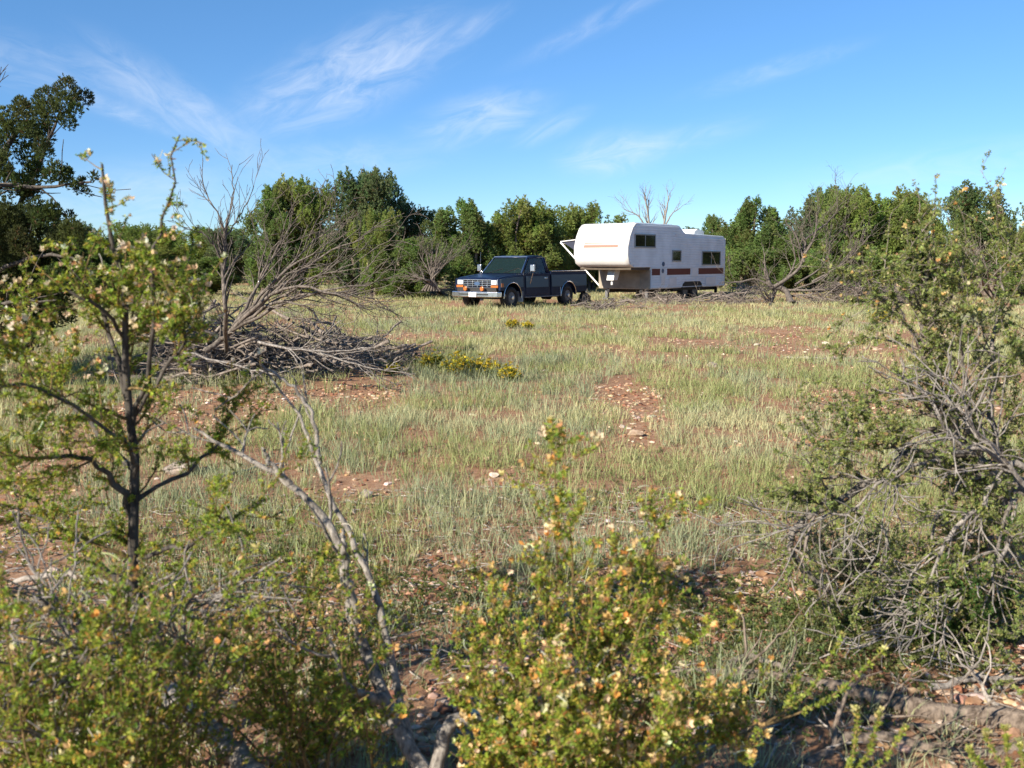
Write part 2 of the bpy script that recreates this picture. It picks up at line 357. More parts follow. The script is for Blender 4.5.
# pebbles and chips
def ico():
    bm = bmesh.new(); bmesh.ops.create_icosphere(bm, subdivisions=1, radius=1); V = np.array([v.co for v in bm.verts]); F = np.array([[v.index for v in f.verts] for f in bm.faces]); bm.free(); return V, F
icoV, icoF = ico()
def rock_mat():
    m, t, p = mat_base('limestone'); a = t.nodes.new('ShaderNodeAttribute'); a.attribute_name = 'col'
    tcn = t.nodes.new('ShaderNodeTexCoord'); n = t.nodes.new('ShaderNodeTexNoise'); n.inputs['Scale'].default_value = 18; n.inputs['Detail'].default_value = 8; t.links.new(tcn.outputs['Object'], n.inputs[0])
    r = t.nodes.new('ShaderNodeValToRGB'); t.links.new(n.outputs[0], r.inputs[0]); r.color_ramp.elements[0].position = .3; r.color_ramp.elements[1].position = .7
    r.color_ramp.elements[0].color = (.6, .5, .42, 1); r.color_ramp.elements[1].color = (1.15, 1.12, 1.08, 1)
    x = t.nodes.new('ShaderNodeMix'); x.data_type = 'RGBA'; x.blend_type = 'MULTIPLY'; x.inputs[0].default_value = 1; t.links.new(a.outputs['Color'], x.inputs[6]); t.links.new(r.outputs[0], x.inputs[7])
    t.links.new(x.outputs[2], p.inputs['Base Color']); p.inputs['Roughness'].default_value = .9; p.inputs['Specular IOR Level'].default_value = .2
    b = t.nodes.new('ShaderNodeBump'); b.inputs['Strength'].default_value = .5; b.inputs['Distance'].default_value = .015; t.links.new(n.outputs[0], b.inputs['Height']); t.links.new(b.outputs[0], p.inputs['Normal'])
    return m
M_stone = rock_mat()
def pebbles():
    n = 48000; r = np.sqrt(rng.uniform(2.2 ** 2, 5.5 ** 2, n)); k = n // 3
    r[k:2 * k] = np.sqrt(rng.uniform(5 ** 2, 13 ** 2, k)); r[2 * k:] = np.sqrt(rng.uniform(11 ** 2, 30 ** 2, n - 2 * k))
    th = rng.uniform(-.68, .68, n); x, y = r * np.sin(th), r * np.cos(th)
    ok = rng.random(n) < .12 + .88 * bare(x, y); x, y, r = x[ok], y[ok], r[ok]; n = len(x)
    s = np.minimum(rng.lognormal(-4.7, .55, n) * (1 + r / 18), .03)
    V = icoV[None] * np.stack([rng.uniform(.7, 1.5, n), rng.uniform(.7, 1.4, n), rng.uniform(.3, .7, n)], -1)[:, None, :] * (1 + rng.normal(0, .16, (n, len(icoV), 1))) * s[:, None, None]
    a = rng.uniform(0, 6.28, n); ca, sa = np.cos(a)[:, None], np.sin(a)[:, None]
    X = V[..., 0] * ca - V[..., 1] * sa + x[:, None]; Y = V[..., 0] * sa + V[..., 1] * ca + y[:, None]; Z = V[..., 2] + (gh(x, y) + s * .12)[:, None]
    F = (np.arange(n)[:, None, None] * len(icoV) + icoF[None]).reshape(-1, 3)
    c = cols([(.38, .25, .165), (.50, .38, .27), (.24, .12, .075), (.58, .50, .41)], [4, 3, 4, 1.5], n, len(icoF))
    return mesh('gravel', np.stack([X, Y, Z], -1).reshape(-1, 3), [F], M_stone, col=c)
tag(pebbles(), 'reddish stone chips scattered over the bare dirt', 'gravel', kind='stuff')

# rocks big enough to count
def rock(name, px, py, wpx, flat, label, colr, group=None, jut=.3, yoff=0):
    g = G(px, py); s = wpx / FPX * g[1] / 2
    bm = bmesh.new(); bmesh.ops.create_icosphere(bm, subdivisions=3, radius=1); V = np.array([v.co for v in bm.verts]); F = np.array([[v.index for v in f.verts] for f in bm.faces]); bm.free()
    sd_ = rng.uniform(0, 99)
    for _ in range(16):                                       # knock flat facets into it
        d = nrm(rng.normal(size=3)); c = rng.uniform(.42, .74); k = V @ d; V = V - np.maximum(k - c, 0)[:, None] * d * .9
    V *= 1 + .16 * (fbm(V[:, 0] * 3 + sd_, V[:, 1] * 3 + V[:, 2] * 2, sd_, 3) - .5)[:, None] * 2
    V *= s * np.array((1.1, rng.uniform(.75, 1.0), flat)); V[:, 2] += s * flat * jut
    o = mesh(name, V, [F], M_stone, col=np.tile(np.array(colr), (len(F), 1)))
    o.location = g; o.rotation_euler = (rng.uniform(-.15, .15), rng.uniform(-.15, .15), rng.uniform(0, 6))
    return tag(o, label, 'rock', group)
PALE, TAN, RED, GRY = (.58, .52, .45), (.46, .36, .27), (.36, .21, .14), (.33, .29, .26)
for px, py, w, fl, lab, c in (
        (366, 497, 20, .75, 'pale angular rock on bare dirt right of the grey snag branches', PALE), (353, 512, 9, .6, 'small cream rock just below the pale angular rock', PALE),
        (496, 478, 17, .5, 'flat cream rock alone in the grass of the middle clearing', PALE), (487, 462, 10, .6, 'small tan rock behind the flat cream rock', TAN),
        (636, 437, 26, .45, 'broad tan slab rock in the bare strip of the clearing', TAN), (622, 428, 12, .5, 'small pale rock touching the broad tan slab rock', PALE),
        (713, 368, 11, .9, 'dark sided upright rock standing in the far grass', GRY), (186, 474, 52, .55, 'large grey boulder behind the left shrub trunk', GRY),
        (814, 440, 30, .3, 'low flat red rock in grass left of the right shrub', RED), (757, 345, 9, .6, 'small pale rock in the far dirt strip beyond upright rock', PALE),
        (827, 344, 11, .5, 'pale rock at left end of the far dirt strip on right', PALE), (852, 343, 13, .5, 'pale rock in the middle of far dirt strip on right', PALE),
        (876, 350, 10, .5, 'small tan rock at right of far dirt strip', TAN), (805, 358, 15, .3, 'thin flat pale rock below the far dirt strip', PALE),
        (300, 470, 12, .6, 'tan rock left of the pale angular rock', TAN), (385, 492, 10, .6, 'small tan rock right of the pale angular rock', TAN),
        (600, 525, 16, .4, 'flat tan rock in red dirt behind the flowering centre shrub', TAN), (655, 516, 12, .5, 'small reddish rock in red dirt right of the centre shrub tip', RED),
        (590, 400, 9, .6, 'small grey rock at left of the upper bare strip', GRY), (660, 396, 11, .5, 'small pale rock at right of the upper bare strip', PALE),
        (248, 657, 16, .6, 'pale rock among the lower left shrub stems', PALE), (870, 618, 13, .5, 'small tan rock on dirt in front of the arching branch', TAN),
        (900, 660, 20, .5, 'reddish rock on dirt below the right shrub', RED), (795, 595, 11, .5, 'small pale rock left of the arching grey branch', PALE),
        (1005, 675, 16, .5, 'tan rock at the right edge above the fallen log', TAN), (520, 640, 13, .5, 'reddish rock behind the centre shrub stems', RED),
        (430, 520, 12, .5, 'tan rock in dirt between snag and centre shrub', TAN), (110, 480, 15, .6, 'tan rock behind the left shrub trunk beside big boulder', TAN),
        (545, 372, 7, .6, 'tiny pale rock in grass beyond yellow flowers', PALE), (270, 455, 9, .6, 'small red rock under the snag branch tip', RED)):
    rock('rock', px, py, w, fl, lab, c, 'loose rocks in the clearing')

# ------------------------------------------------------------------ junipers
SPR = [fan(7, .5, .095, seed=i, l0=.55) for i in range(5)]
def crown_mesh(name, cen, rad, nsp, size, base, parent, flat=.9, axis_=None, upw=.9):
    cen = np.asarray(cen); rad = np.asarray(rad); k = len(cen)
    per = np.maximum(4, (nsp * (rad / rad.mean()) ** 2)).astype(int); ci = np.repeat(np.arange(k), per); n = len(ci)
    d = nrm(rng.normal(size=(n, 3))); rr = rng.uniform(.25, 1, n) ** .6
    pos = d * rr[:, None]; pos[:, :2] *= (1.05 - .42 * (pos[:, 2:] + 1) * min(1, flat - .6)); pos = cen[ci] + pos * rad[ci][:, None] * np.array((1, 1, flat))
    Z = d * .8 + np.array((0, 0, upw)) + rng.normal(0, .3, (n, 3))
    tone = (1 + rng.normal(0, .14, (k, 1))) * np.array(base) * (1 + rng.normal(0, .07, (k, 3)))
    Vs, Fs, cs, off = [], [], [], 0
    for s, (tv, tf) in enumerate(SPR):
        q = np.arange(s, n, len(SPR)); v, f = place(tv, tf, pos[q], Z[q], size * rng.uniform(.7, 1.3, len(q)))
        Vs.append(v); Fs.append(f + off); off += len(v)
        c = tone[ci[q]] * (1 + rng.normal(0, .13, (len(q), 1))); c[rng.random(len(q)) < .03] = (.13, .09, .045)
        cs.append(np.repeat(c, len(tf), axis=0))
    return mesh(name, np.concatenate(Vs), [np.concatenate(Fs)], M_juni, parent, col=np.clip(np.concatenate(cs), .006, 1))
def juniper(H, Wd, shape, base, nst, nl, nsp, label, size=.112):
    root = thing('juniper_tree', label, 'tree')
    st = []
    for i in range(nst):
        a = rng.uniform(0, 6.28); ln = rng.uniform(.05, .28) * Wd * (nst > 1) + .05 * Wd; hh = H * (rng.uniform(.72, .93) if i else .95)
        pts = [(0.06 * np.cos(a), .06 * np.sin(a), -.1)] + [(np.cos(a) * ln * t ** .7 + rng.normal(0, .06), np.sin(a) * ln * t ** .7 + rng.normal(0, .06), hh * t) for t in (.2, .45, .7, 1)]
        st.append((pts, .13 * H / 4.5, .02))
    P, Rr = stems(st, 12, .01)
    nl = int(nl * 1.45); L1, r1 = grow(P, Rr, nl, .06, .97, 62, .35, 1.0, up=.35, curl=.16, M=6, rs=.45, rmin=.012)
    # stretch limbs to the crown's outline
    t = np.clip(L1[:, 0, 2] / H, 0, 1)
    if shape == 'cone': prof = np.clip(1.08 - t, .06, 1) ** .75 * np.clip(.55 + t * 3, 0, 1)
    elif shape == 'round': prof = np.sqrt(np.clip(1 - np.abs((t - .42) / .62) ** 2.4, .05, 1))
    elif shape == 'airy': prof = np.clip(.35 + .9 * t, 0, 1) * np.sqrt(np.clip(1.12 - t, .05, 1))
    else: prof = np.sqrt(np.clip(1.05 - t ** 2.2, .05, 1)) * np.clip(.75 + t, 0, 1)
    f = (prof * Wd * .5 * rng.uniform(.55, 1.12, nl))[:, None, None]
    L1 = L1[:, :1] + (L1 - L1[:, :1]) * f
    L1[:, :, 2] = np.maximum(L1[:, :, 2], .12)
    L2, r2 = grow(L1, r1, nl * 2, .3, .95, 45, .25, .6, up=.4, M=4, rs=.6, rmin=.006)
    V, Q = join([tubes(P, Rr, 7), tubes(L1, r1, 4), tubes(L2, r2, 3)])
    mesh('trunk', V, [Q], M_jbark, root, smooth=True)
    cen = np.concatenate([L1[:, -1], L1[:, 3], L2[:, -1], P[:, -1]]); rad = np.concatenate([rng.uniform(.22, .42, nl), rng.uniform(.18, .34, nl), rng.uniform(.16, .34, nl * 2), rng.uniform(.2, .3, nst)])
    cen[:, 2] = np.minimum(cen[:, 2], H)
    if shape == 'airy':
        k = rng.random(len(cen)) < np.clip(cen[:, 2] / H * 1.5 - .3, .03, .75); cen, rad = cen[k], rad[k] * 1.15
    cen[:, 2] = np.maximum(cen[:, 2], .2)
    crown_mesh('crown', cen, rad * .86 * (Wd / 3.2) ** .35, int(nsp * 2.1), size, base, root, 1.75, upw=1.5)
    return root
YG, MG, DG, BG = (.205, .265, .072), (.16, .228, .072), (.13, .18, .066), (.14, .19, .09)
protos = {}
def proto(k, *a):
    o = juniper(*a); cr = [c for c in o.children if c.name.startswith('crown')][0]; n = len(cr.data.vertices); co = np.zeros(n * 3, np.float32); cr.data.vertices.foreach_get('co', co); co = co.reshape(-1, 3)
    protos[k] = (o, float(np.percentile(co[:, 2], 99.7)), 2 * float(np.percentile(np.hypot(co[:, 0], co[:, 1]), 93)))
proto('bushA', 4.5, 3.4, 'full', YG, 4, 60, 26, '')
proto('bushB', 4.5, 3.2, 'full', MG, 3, 60, 26, '')
proto('cone', 4.5, 2.8, 'cone', MG, 3, 62, 24, '')
proto('round', 4.5, 4.6, 'round', BG, 2, 70, 30, '')
proto('roundY', 4.5, 5.0, 'full', YG, 5, 84, 30, '')
proto('airy', 4.5, 3.0, 'airy', DG, 2, 40, 24, '')
proto('thin', 4.5, 1.7, 'airy', BG, 1, 26, 16, '')
used = set()
def tree(kind, px, topy, wpx, D, label, group=None, rz=None):
    o, H, Wd = protos[kind]
    x = (px - 512) / FPX * D; z0 = float(gh(x, D)); top = S(px, topy, D)[2]
    sz = max(.25, (top - z0) / H); sx = 1.02 * wpx / FPX * D / Wd
    rz = rng.uniform(0, 6.28) if rz is None else rz
    if kind in used: return dup(o, (x, D, z0), rz, (sx, sx, sz), label, group)
    used.add(kind); o.location = (x, D, z0); o.rotation_euler = (0, 0, rz); o.scale = (sx, sx, sz); o['label'] = label
    if group: o['group'] = group
    return o
GT = 'junipers along the edge of the clearing'
for a in (('bushB', 262, 184, 62, 44, 'juniper with pointed tufts, leftmost of the dense pair behind the dead fan'), ('bushA', 306, 181, 62, 45, 'yellowish juniper, right of the dense pair behind the dead fan branches'),
          ('round', 352, 173, 82, 50, 'tallest blue green juniper behind the dead fan, rounded top'), ('bushA', 374, 211, 42, 43, 'short yellow green juniper in front of tallest blue green one'),
          ('thin', 400, 196, 32, 52, 'thin sparse juniper spire left of the airy dark juniper'), ('bushB', 398, 238, 82, 42, 'low bushy juniper left of the dead thicket by the truck'),
          ('airy', 436, 205, 50, 52, 'airy dark juniper with visible trunk left of the truck'), ('cone', 474, 202, 66, 47, 'dark pointed juniper directly behind the truck cab'),
          ('bushA', 520, 201, 62, 48, 'bright juniper behind the middle of the truck bed'), ('bushB', 556, 210, 58, 49, 'juniper behind the truck tail left of the trailer nose'),
          ('bushA', 590, 205, 58, 52, 'yellow green juniper top peeking over the trailer nose'), ('cone', 741, 201, 58, 52, 'conical juniper just right of the trailer rear'),
          ('bushB', 718, 216, 34, 55, 'narrow juniper half hidden by the trailer rear end'), ('round', 808, 190, 74, 54, 'rounded blue green juniper behind the uprooted dead tree'),
          ('bushB', 776, 236, 66, 50, 'low juniper between conical juniper and uprooted dead tree'), ('roundY', 872, 189, 104, 46, 'broad bright yellow green juniper, biggest on the right'),
          ('bushB', 925, 196, 60, 50, 'mid green juniper at right shoulder of the broad bright juniper'), ('thin', 944, 190, 34, 48, 'sparse upright juniper between the right side junipers'),
          ('airy', 990, 184, 74, 42, 'dark open juniper with ragged top near the right edge'), ('bushA', 962, 215, 54, 44, 'short bright juniper under the dark ragged juniper'),
          ('bushA', 1020, 232, 60, 40, 'low juniper cut by the right edge of the picture'), ('bushB', 845, 225, 66, 45, 'low dark juniper left of broad bright juniper'),
          ('bushB', 105, 240, 70, 34, 'dark juniper behind left shrub beside the big near juniper'), ('bushB', 205, 258, 70, 46, 'low juniper seen through the bare sapling on the left'),
          ('bushA', 160, 262, 60, 50, 'low far juniper behind the tall left shrub stem'), ('cone', 1075, 200, 90, 44, 'juniper beyond the right edge of the picture'), ('bushB', -60, 220, 110, 40, 'juniper beyond the left edge behind big near juniper')):
    tree(a[0], *a[1:5], a[5], GT)
k = list(protos)
for i in range(44):                                          # the wood going on behind the first row
    px = -110 + i * 29 + rng.uniform(-10, 10); D = rng.uniform(60, 84)
    tree(('bushB', 'bushA', 'round', 'cone', 'roundY')[i % 5], px, rng.uniform(221, 240), rng.uniform(52, 80), D, 'far juniper low behind the front row of junipers', 'far junipers of the wood behind')

# the big dark juniper at the left edge
def near_juniper():
    root = thing('juniper_tree', 'big dark juniper at the left edge with a level bare limb', 'tree', (0, 0, 0))
    D = 13.0
    st = [([G(-70, 380) * (1, 1, 1) - (0, 0, .1), S(-55, 320, 12.9), S(-35, 250, 12.8), S(-10, 190, 12.9), S(15, 130, 13)], .16, .03),
          ([S(-40, 260, 12.8), S(-5, 190, 12.6), S(40, 188, 12.5), S(92, 182, 12.4)], .05, .012), ([S(-35, 245, 12.8), S(10, 215, 12.9), S(45, 150, 13.1), S(62, 108, 13.2)], .05, .012),
          ([S(-50, 300, 12.9), S(0, 270, 12.4), S(50, 255, 12.2), S(85, 262, 12.1)], .05, .01), ([S(-40, 260, 12.8), S(-30, 160, 12.6), S(-2, 70, 12.5)], .04, .008),
          ([S(-55, 315, 12.9), S(0, 305, 12.0), S(55, 300, 11.8)], .05, .01), ([S(-60, 330, 12.9), S(-150, 240, 13.2), S(-190, 150, 13.4)], .08, .02)]
    P, Rr = stems(st, 14, .012); L1, r1 = grow(P[1:], Rr[1:], 46, .25, 1, 50, .25, .8, up=.2, M=5, rs=.5, rmin=.004)
    B2, rb2 = grow(P[4:5], Rr[4:5], 90, .3, 1, 35, .12, .45, up=.3, M=5, rs=.5, rmin=.003)
    V, Q = join([tubes(P, Rr, 8), tubes(L1, r1, 4), tubes(B2, rb2, 4)]); mesh('trunk', V, [Q], M_dark, root, smooth=True)
    cl = [(62, 104, 20), (45, 120, 18), (75, 112, 14), (20, 115, 16), (8, 128, 20), (32, 150, 18), (50, 165, 16), (68, 175, 12), (10, 160, 22), (-15, 150, 24), (25, 185, 14), (78, 182, 9), (90, 186, 7),
          (0, 200, 26), (20, 225, 26), (45, 235, 22), (62, 245, 18), (-10, 250, 34), (25, 265, 30), (55, 275, 24), (75, 265, 14), (85, 262, 8), (0, 295, 34), (35, 300, 28), (62, 300, 18), (10, 330, 30), (45, 325, 20), (-40, 200, 34), (-60, 260, 40), (-80, 180, 40), (-120, 230, 44), (-170, 170, 44), (-150, 270, 40), (-40, 320, 36), (60, 215, 10), (28, 135, 12), (0, 225, 30), (30, 210, 20), (40, 255, 26), (15, 280, 30), (70, 285, 18), (50, 200, 14), (-5, 170, 22)]
    cen, rad = [], []
    for (x, y, r) in cl:
        for _ in range(3):
            q = r * .5; cen.append(S(x + rng.normal(0, q), y + rng.normal(0, q), 12.8 + rng.normal(0, .55))); rad.append(r / FPX * 13 * rng.uniform(.46, .74))
    crown_mesh('crown', cen, rad, 300, .050, (.066, .090, .031), root, 1.0)
    return root
near_juniper()

# ------------------------------------------------------------------ dead wood
def dead(name, label, cat, st, specs, mat, M=12, jit=.01, k0=6, group=None):
    """bare wood: stems, then twig generations (n, t0, t1, ang, l0, l1, up, curl)"""
    root = thing(name, label, cat, group=group)
    P, Rr = stems(st, M, jit)
    mesh('limbs', *(lambda vq: (vq[0], [vq[1]]))(tubes(P, Rr, k0)), mat, root, smooth=True)
    parts = []; src, sr = P, Rr
    for (n, t0, t1, ang, l0, l1, up, curl) in specs:
        src, sr = grow(src, sr, n, t0, t1, ang, l0, l1, up=up, curl=curl, M=6, rs=.55, rmin=.0022 if l1 < .6 else .004); parts.append(tubes(src, sr, 4))
    if parts:
        V, Q = join(parts); mesh('twigs', V, [Q], mat, root, smooth=True)
    return root
# fan of dead limbs on top of the brush pile
b = (232, 330, 12.8)
fanl = []
for (x1, y1, d1, bow) in ((365, 238, 13.0, 14), (340, 222, 13.2, 8), (355, 265, 12.4, 10), (300, 215, 13.6, 5), (372, 285, 12.2, 12), (330, 250, 12.6, 18), (368, 310, 12.0, 34), (310, 262, 13.2, 8), (278, 240, 13.4, -6), (350, 296, 12.3, 16)):
    fanl.append(([S(*b), S(b[0] + (x1 - b[0]) * .35, b[1] + (y1 - b[1]) * .3 - bow, (b[2] + d1) / 2), S(b[0] + (x1 - b[0]) * .7, b[1] + (y1 - b[1]) * .72 - bow * .7, d1), S(x1, y1, d1)], .030, .006))
dead('dead_tree', 'toppled dead juniper with limbs fanning up over the brush pile', 'dead tree', fanl + [([S(205, 352, 12.7), S(220, 340, 12.8), S(*b)], .04, .035)],
     [(75, .25, 1, 32, .3, .9, .05, .16), (260, .2, 1, 38, .15, .5, .05, .2), (300, .2, 1, 40, .08, .25, .0, .2)], M_fan)
# bare upright sapling
dead('dead_sapling', 'bare upright sapling with fine twigs behind the left shrub', 'dead tree',
     [([G(226, 372), S(225, 320, 12.2), S(224, 270, 12.2), S(225, 230, 12.2)], .035, .02), ([S(225, 232, 12.2), S(213, 205, 12.1), S(200, 180, 12.2)], .014, .004), ([S(225, 232, 12.2), S(232, 200, 12.3), S(232, 165, 12.3)], .014, .004),
      ([S(225, 240, 12.2), S(240, 215, 12.4), S(255, 185, 12.5)], .013, .004), ([S(224, 262, 12.2), S(205, 235, 12.0), S(178, 225, 11.9)], .012, .004), ([S(225, 270, 12.2), S(245, 250, 12.4), S(262, 225, 12.5)], .011, .003)],
     [(44, .25, 1, 30, .2, .55, .25, .14), (120, .2, 1, 32, .1, .3, .2, .16)], M_fan)
# brush pile
def brush(name, label, boxes, n, lr, mat, group=None, spread=.25):
    root = thing(name, label, 'brush pile', group=group); st = []
    for _ in range(n):
        (cx, cy, rx, ry, h) = boxes[rng.integers(len(boxes))]
        x, y = cx + rng.normal(0, .5) * rx, cy + rng.normal(0, .5) * ry
        e = max(0, 1 - ((x - cx) / rx) ** 2 * .8 - ((y - cy) / ry) ** 2 * .5); z = float(gh(x, y)) + h * rng.uniform(.03, 1) * e
        L = rng.uniform(*lr); a = rng.normal(0, .8) + (math.pi if rng.random() < .5 else 0); pit = rng.normal(-.12, spread)
        d = np.array((math.cos(a) * math.cos(pit), math.sin(a) * math.cos(pit), math.sin(pit))); q = rng.normal(0, .12, 3) * L
        p0, p2 = np.array((x, y, z)) - d * L / 2, np.array((x, y, z)) + d * L / 2; p1 = (p0 + p2) / 2 + q
        for p in (p0, p1, p2): p[2] = max(p[2], float(gh(p[0], p[1])) + .015)
        st.append(([p0, p1, p2], rng.uniform(.012, .034), .005))
    P, Rr = stems(st, 8, .01); L1, r1 = grow(P, Rr, n * 5, .15, 1, 38, .15, .6, up=.0, curl=.2, M=5, rs=.5, rmin=.003)
    L2, r2 = grow(L1, r1, n * 9, .15, 1, 40, .08, .3, up=-.02, curl=.22, M=4, rs=.6, rmin=.002)
    L1[:, :, 2] = np.maximum(L1[:, :, 2], gh(L1[:, :, 0], L1[:, :, 1]) + .01); L2[:, :, 2] = np.maximum(L2[:, :, 2], gh(L2[:, :, 0], L2[:, :, 1]) + .01)
    mesh('branches', *(lambda vq: (vq[0], [vq[1]]))(tubes(P, Rr, 5)), mat, root, smooth=True)
    V, Q = join([tubes(L1, r1, 4), tubes(L2, r2, 3)]); mesh('twigs', V, [Q], mat, root)
    return root
c0 = G(225, 378); c1 = G(300, 374); c2 = G(365, 366)
brush('brush_pile', 'wide tangled grey brush pile under the fan of dead limbs', [(c0[0], c0[1] + .2, 1.0, .8, .95), (c0[0] - .45, c0[1] + .1, .9, .7, .7), (c1[0], c1[1] + .1, 1.1, .7, .68), (c2[0] - .2, c2[1] + .1, 1.1, .6, .42)], 300, (.5, 1.3), M_brown, spread=.28)
dead('dead_branch', 'long pale pole lying along the front of the brush pile', 'branch', [([S(175, 350, 11.6), S(215, 360, 11.5), S(255, 370, 11.4), S(278, 376, 11.3)], .016, .010)], [(10, .3, 1, 35, .15, .4, 0, .15)], M_gray)
dead('dead_branch', 'pale crooked bough at the right end of the brush pile', 'branch', [([S(258, 342, 12.2), S(300, 350, 12.0), S(330, 352, 12), S(375, 348, 12)], .020, .006), ([S(318, 352, 12), S(345, 360, 11.9), S(390, 372, 11.8)], .018, .005)], [(30, .2, 1, 35, .2, .6, 0, .15), (60, .2, 1, 40, .1, .3, 0, .2)], M_gray)
# the far right: uprooted dead tree, thicket and piles
D = 37.5
dead('dead_tree', 'uprooted dead tree with pale torn root and forked limbs, right side', 'dead tree',
     [([G(792, 305) * (1, 1, 1), S(785, 290, D), S(770, 285, D), S(765, 268, D)], .13, .08), ([S(772, 288, D), S(792, 275, D), S(803, 260, D), S(805, 238, D + .3)], .08, .035), ([S(804, 262, D), S(798, 240, D), S(785, 220, D)], .05, .02),
      ([S(804, 255, D), S(815, 235, D), S(817, 212, D)], .05, .015), ([S(805, 240, D), S(828, 222, D + .4), S(840, 205, D + .6)], .045, .012), ([S(785, 292, D), S(815, 282, D - .3), S(835, 268, D - .5), S(855, 248, D)], .045, .012),
      ([S(788, 296, D), S(812, 294, D - .4), S(840, 285, D - .5), S(862, 275, D)], .055, .015), ([S(770, 285, D), S(755, 279, D), S(738, 282, D), S(722, 282, D)], .05, .015), ([S(775, 290, D), S(772, 300, D - .2), G(770, 306)], .10, .04), ([S(780, 288, D), S(795, 262, D+.4), S(790, 235, D+.5)], .05, .012), ([S(795, 285, D), S(825, 262, D+.5), S(832, 225, D+.8)], .05, .012), ([S(785, 290, D), S(820, 290, D-.6), S(875, 288, D-.6)], .05, .012), ([S(812, 282, D), S(845, 262, D), S(870, 235, D + .4)], .05, .012)],
     [(120, .3, 1, 38, .4, 1.5, .25, .16), (420, .25, 1, 38, .25, .8, .15, .18), (700, .2, 1, 38, .15, .4, .1, .2)], M_fan)
def gbox(px, py, wpx, ry, h):
    g = G(px, py); return (g[0], g[1], wpx / FPX * g[1] / 2, ry, h)
brush('brush_pile', 'long low brown brush pile right of the uprooted dead tree', [gbox(845, 304, 80, .9, .8), gbox(885, 303, 60, .9, .8), gbox(905, 300, 50, 1, .5)], 150, (.7, 2.0), M_brown)
brush('brush_pile', 'low line of dead sticks in front of the trailer rear', [gbox(700, 305, 110, .5, .35), gbox(740, 304, 70, .5, .35), gbox(660, 303, 60, .5, .2)], 90, (.6, 1.6), M_brown)
brush('brush_pile', 'small heap of dead sticks left of the trailer front', [gbox(620, 308, 60, .6, .3), gbox(600, 310, 40, .5, .15)], 40, (.5, 1.3), M_brown)
brush('brush_pile', 'dark brush at the foot of the dead thicket by the truck front', [gbox(440, 296, 60, .8, .6), gbox(410, 297, 40, .8, .4)], 80, (.6, 1.6), M_brown)
brush('brush_pile', 'pale stick heap beside the trailer rear corner', [gbox(745, 296, 40, .6, .6)], 40, (.5, 1.3), M_gray)
dead('dead_tree', 'dark twiggy dead thicket left of the truck front', 'dead tree', [([G(445, 296), S(430, 282, 40), S(416, 278, 40)], .11, .04)] + [([S(440 - i * 3, 291, 40), S(436 + i * 2 - 8, 270, 40), S(418 + i * 7, 243 + abs(i - 3) * 3, 40 + i * .15)], .05, .012) for i in range(7)],
     [(80, .25, 1, 35, .4, 1.1, .2, .16), (240, .2, 1, 38, .2, .6, .1, .18)], M_fan)
D2 = 54
dead('dead_tree', 'pair of bare grey trunks rising behind the trailer roof', 'dead tree', [([G(650, 288), S(648, 250, D2), S(649, 225, D2), S(645, 195, D2)], .13, .03), ([S(650, 270, D2), S(662, 235, D2), S(666, 212, D2), S(669, 196, D2)], .10, .03), ([S(650, 240, D2), S(640, 218, D2), S(624, 209, D2)], .07, .02), ([S(664, 228, D2), S(672, 214, D2), S(680, 208, D2)], .05, .02)],
     [(40, .35, 1, 35, .4, 1.3, .3, .15), (140, .3, 1, 35, .2, .6, .2, .16)], M_gray)
dead('dead_tree', 'grey bare bush behind the right edge shrub, low', 'dead tree', [([G(985 + i * 4, 296), S(980 + i * 8, 275, 38), S(965 + i * 16, 252, 38)], .05, .012) for i in range(4)], [(60, .25, 1, 35, .4, 1.1, .2, .16), (160, .2, 1, 38, .2, .6, .1, .18)], M_brown)
g = G(584, 304)
st_ = dead('tree_stump', 'dark low stump in the grass behind the truck rear wheel', 'stump', [([g - (0, 0, .1), g + (0.02, 0, .12), g + (.03, 0, .27)], .26, .22), ([g + (.03, 0, .26), g + (.03, 0, .272)], .22, .01), ([g + (.1, 0, .1), g + (.4, -.1, .02)], .1, .03), ([g + (-.1, 0, .1), g + (-.4, -.15, .02)], .1, .03)], [], M_dark, jit=.012)

# ------------------------------------------------------------------ truck and trailer
def add_box(bm, x0, x1, y0, y1, z0, z1):
    vs = [bm.verts.new(v) for v in ((x0, y0, z0), (x1, y0, z0), (x1, y1, z0), (x0, y1, z0), (x0, y0, z1), (x1, y0, z1), (x1, y1, z1), (x0, y1, z1))]
    for f in ((3, 2, 1, 0), (4, 5, 6, 7), (0, 1, 5, 4), (1, 2, 6, 5), (2, 3, 7, 6), (3, 0, 4, 7)): bm.faces.new([vs[i] for i in f])
def add_prism(bm, poly, a0, a1, axis='y'):
    """poly of (u,v): (x,z) swept along y, (x,y) along z or (y,z) along x"""
    mk = {'y': lambda u, v, a: (u, a, v), 'z': lambda u, v, a: (u, v, a), 'x': lambda u, v, a: (a, u, v)}[axis]
    A = [bm.verts.new(mk(u, v, a0)) for u, v in poly]; B = [bm.verts.new(mk(u, v, a1)) for u, v in poly]; n = len(poly)
    bm.faces.new(A); bm.faces.new(B[::-1])
    for i in range(n): bm.faces.new((A[i], B[i], B[(i + 1) % n], A[(i + 1) % n]))
def add_cyl(bm, c, r, h, axis='y', n=24, r2=None):
    rot = {'y': Matrix.Rotation(R(90), 4, 'X'), 'x': Matrix.Rotation(R(90), 4, 'Y'), 'z': Matrix()}[axis]
    bmesh.ops.create_cone(bm, cap_ends=True, segments=n, radius1=r, radius2=r if r2 is None else r2, depth=h, matrix=Matrix.Translation(c) @ rot)
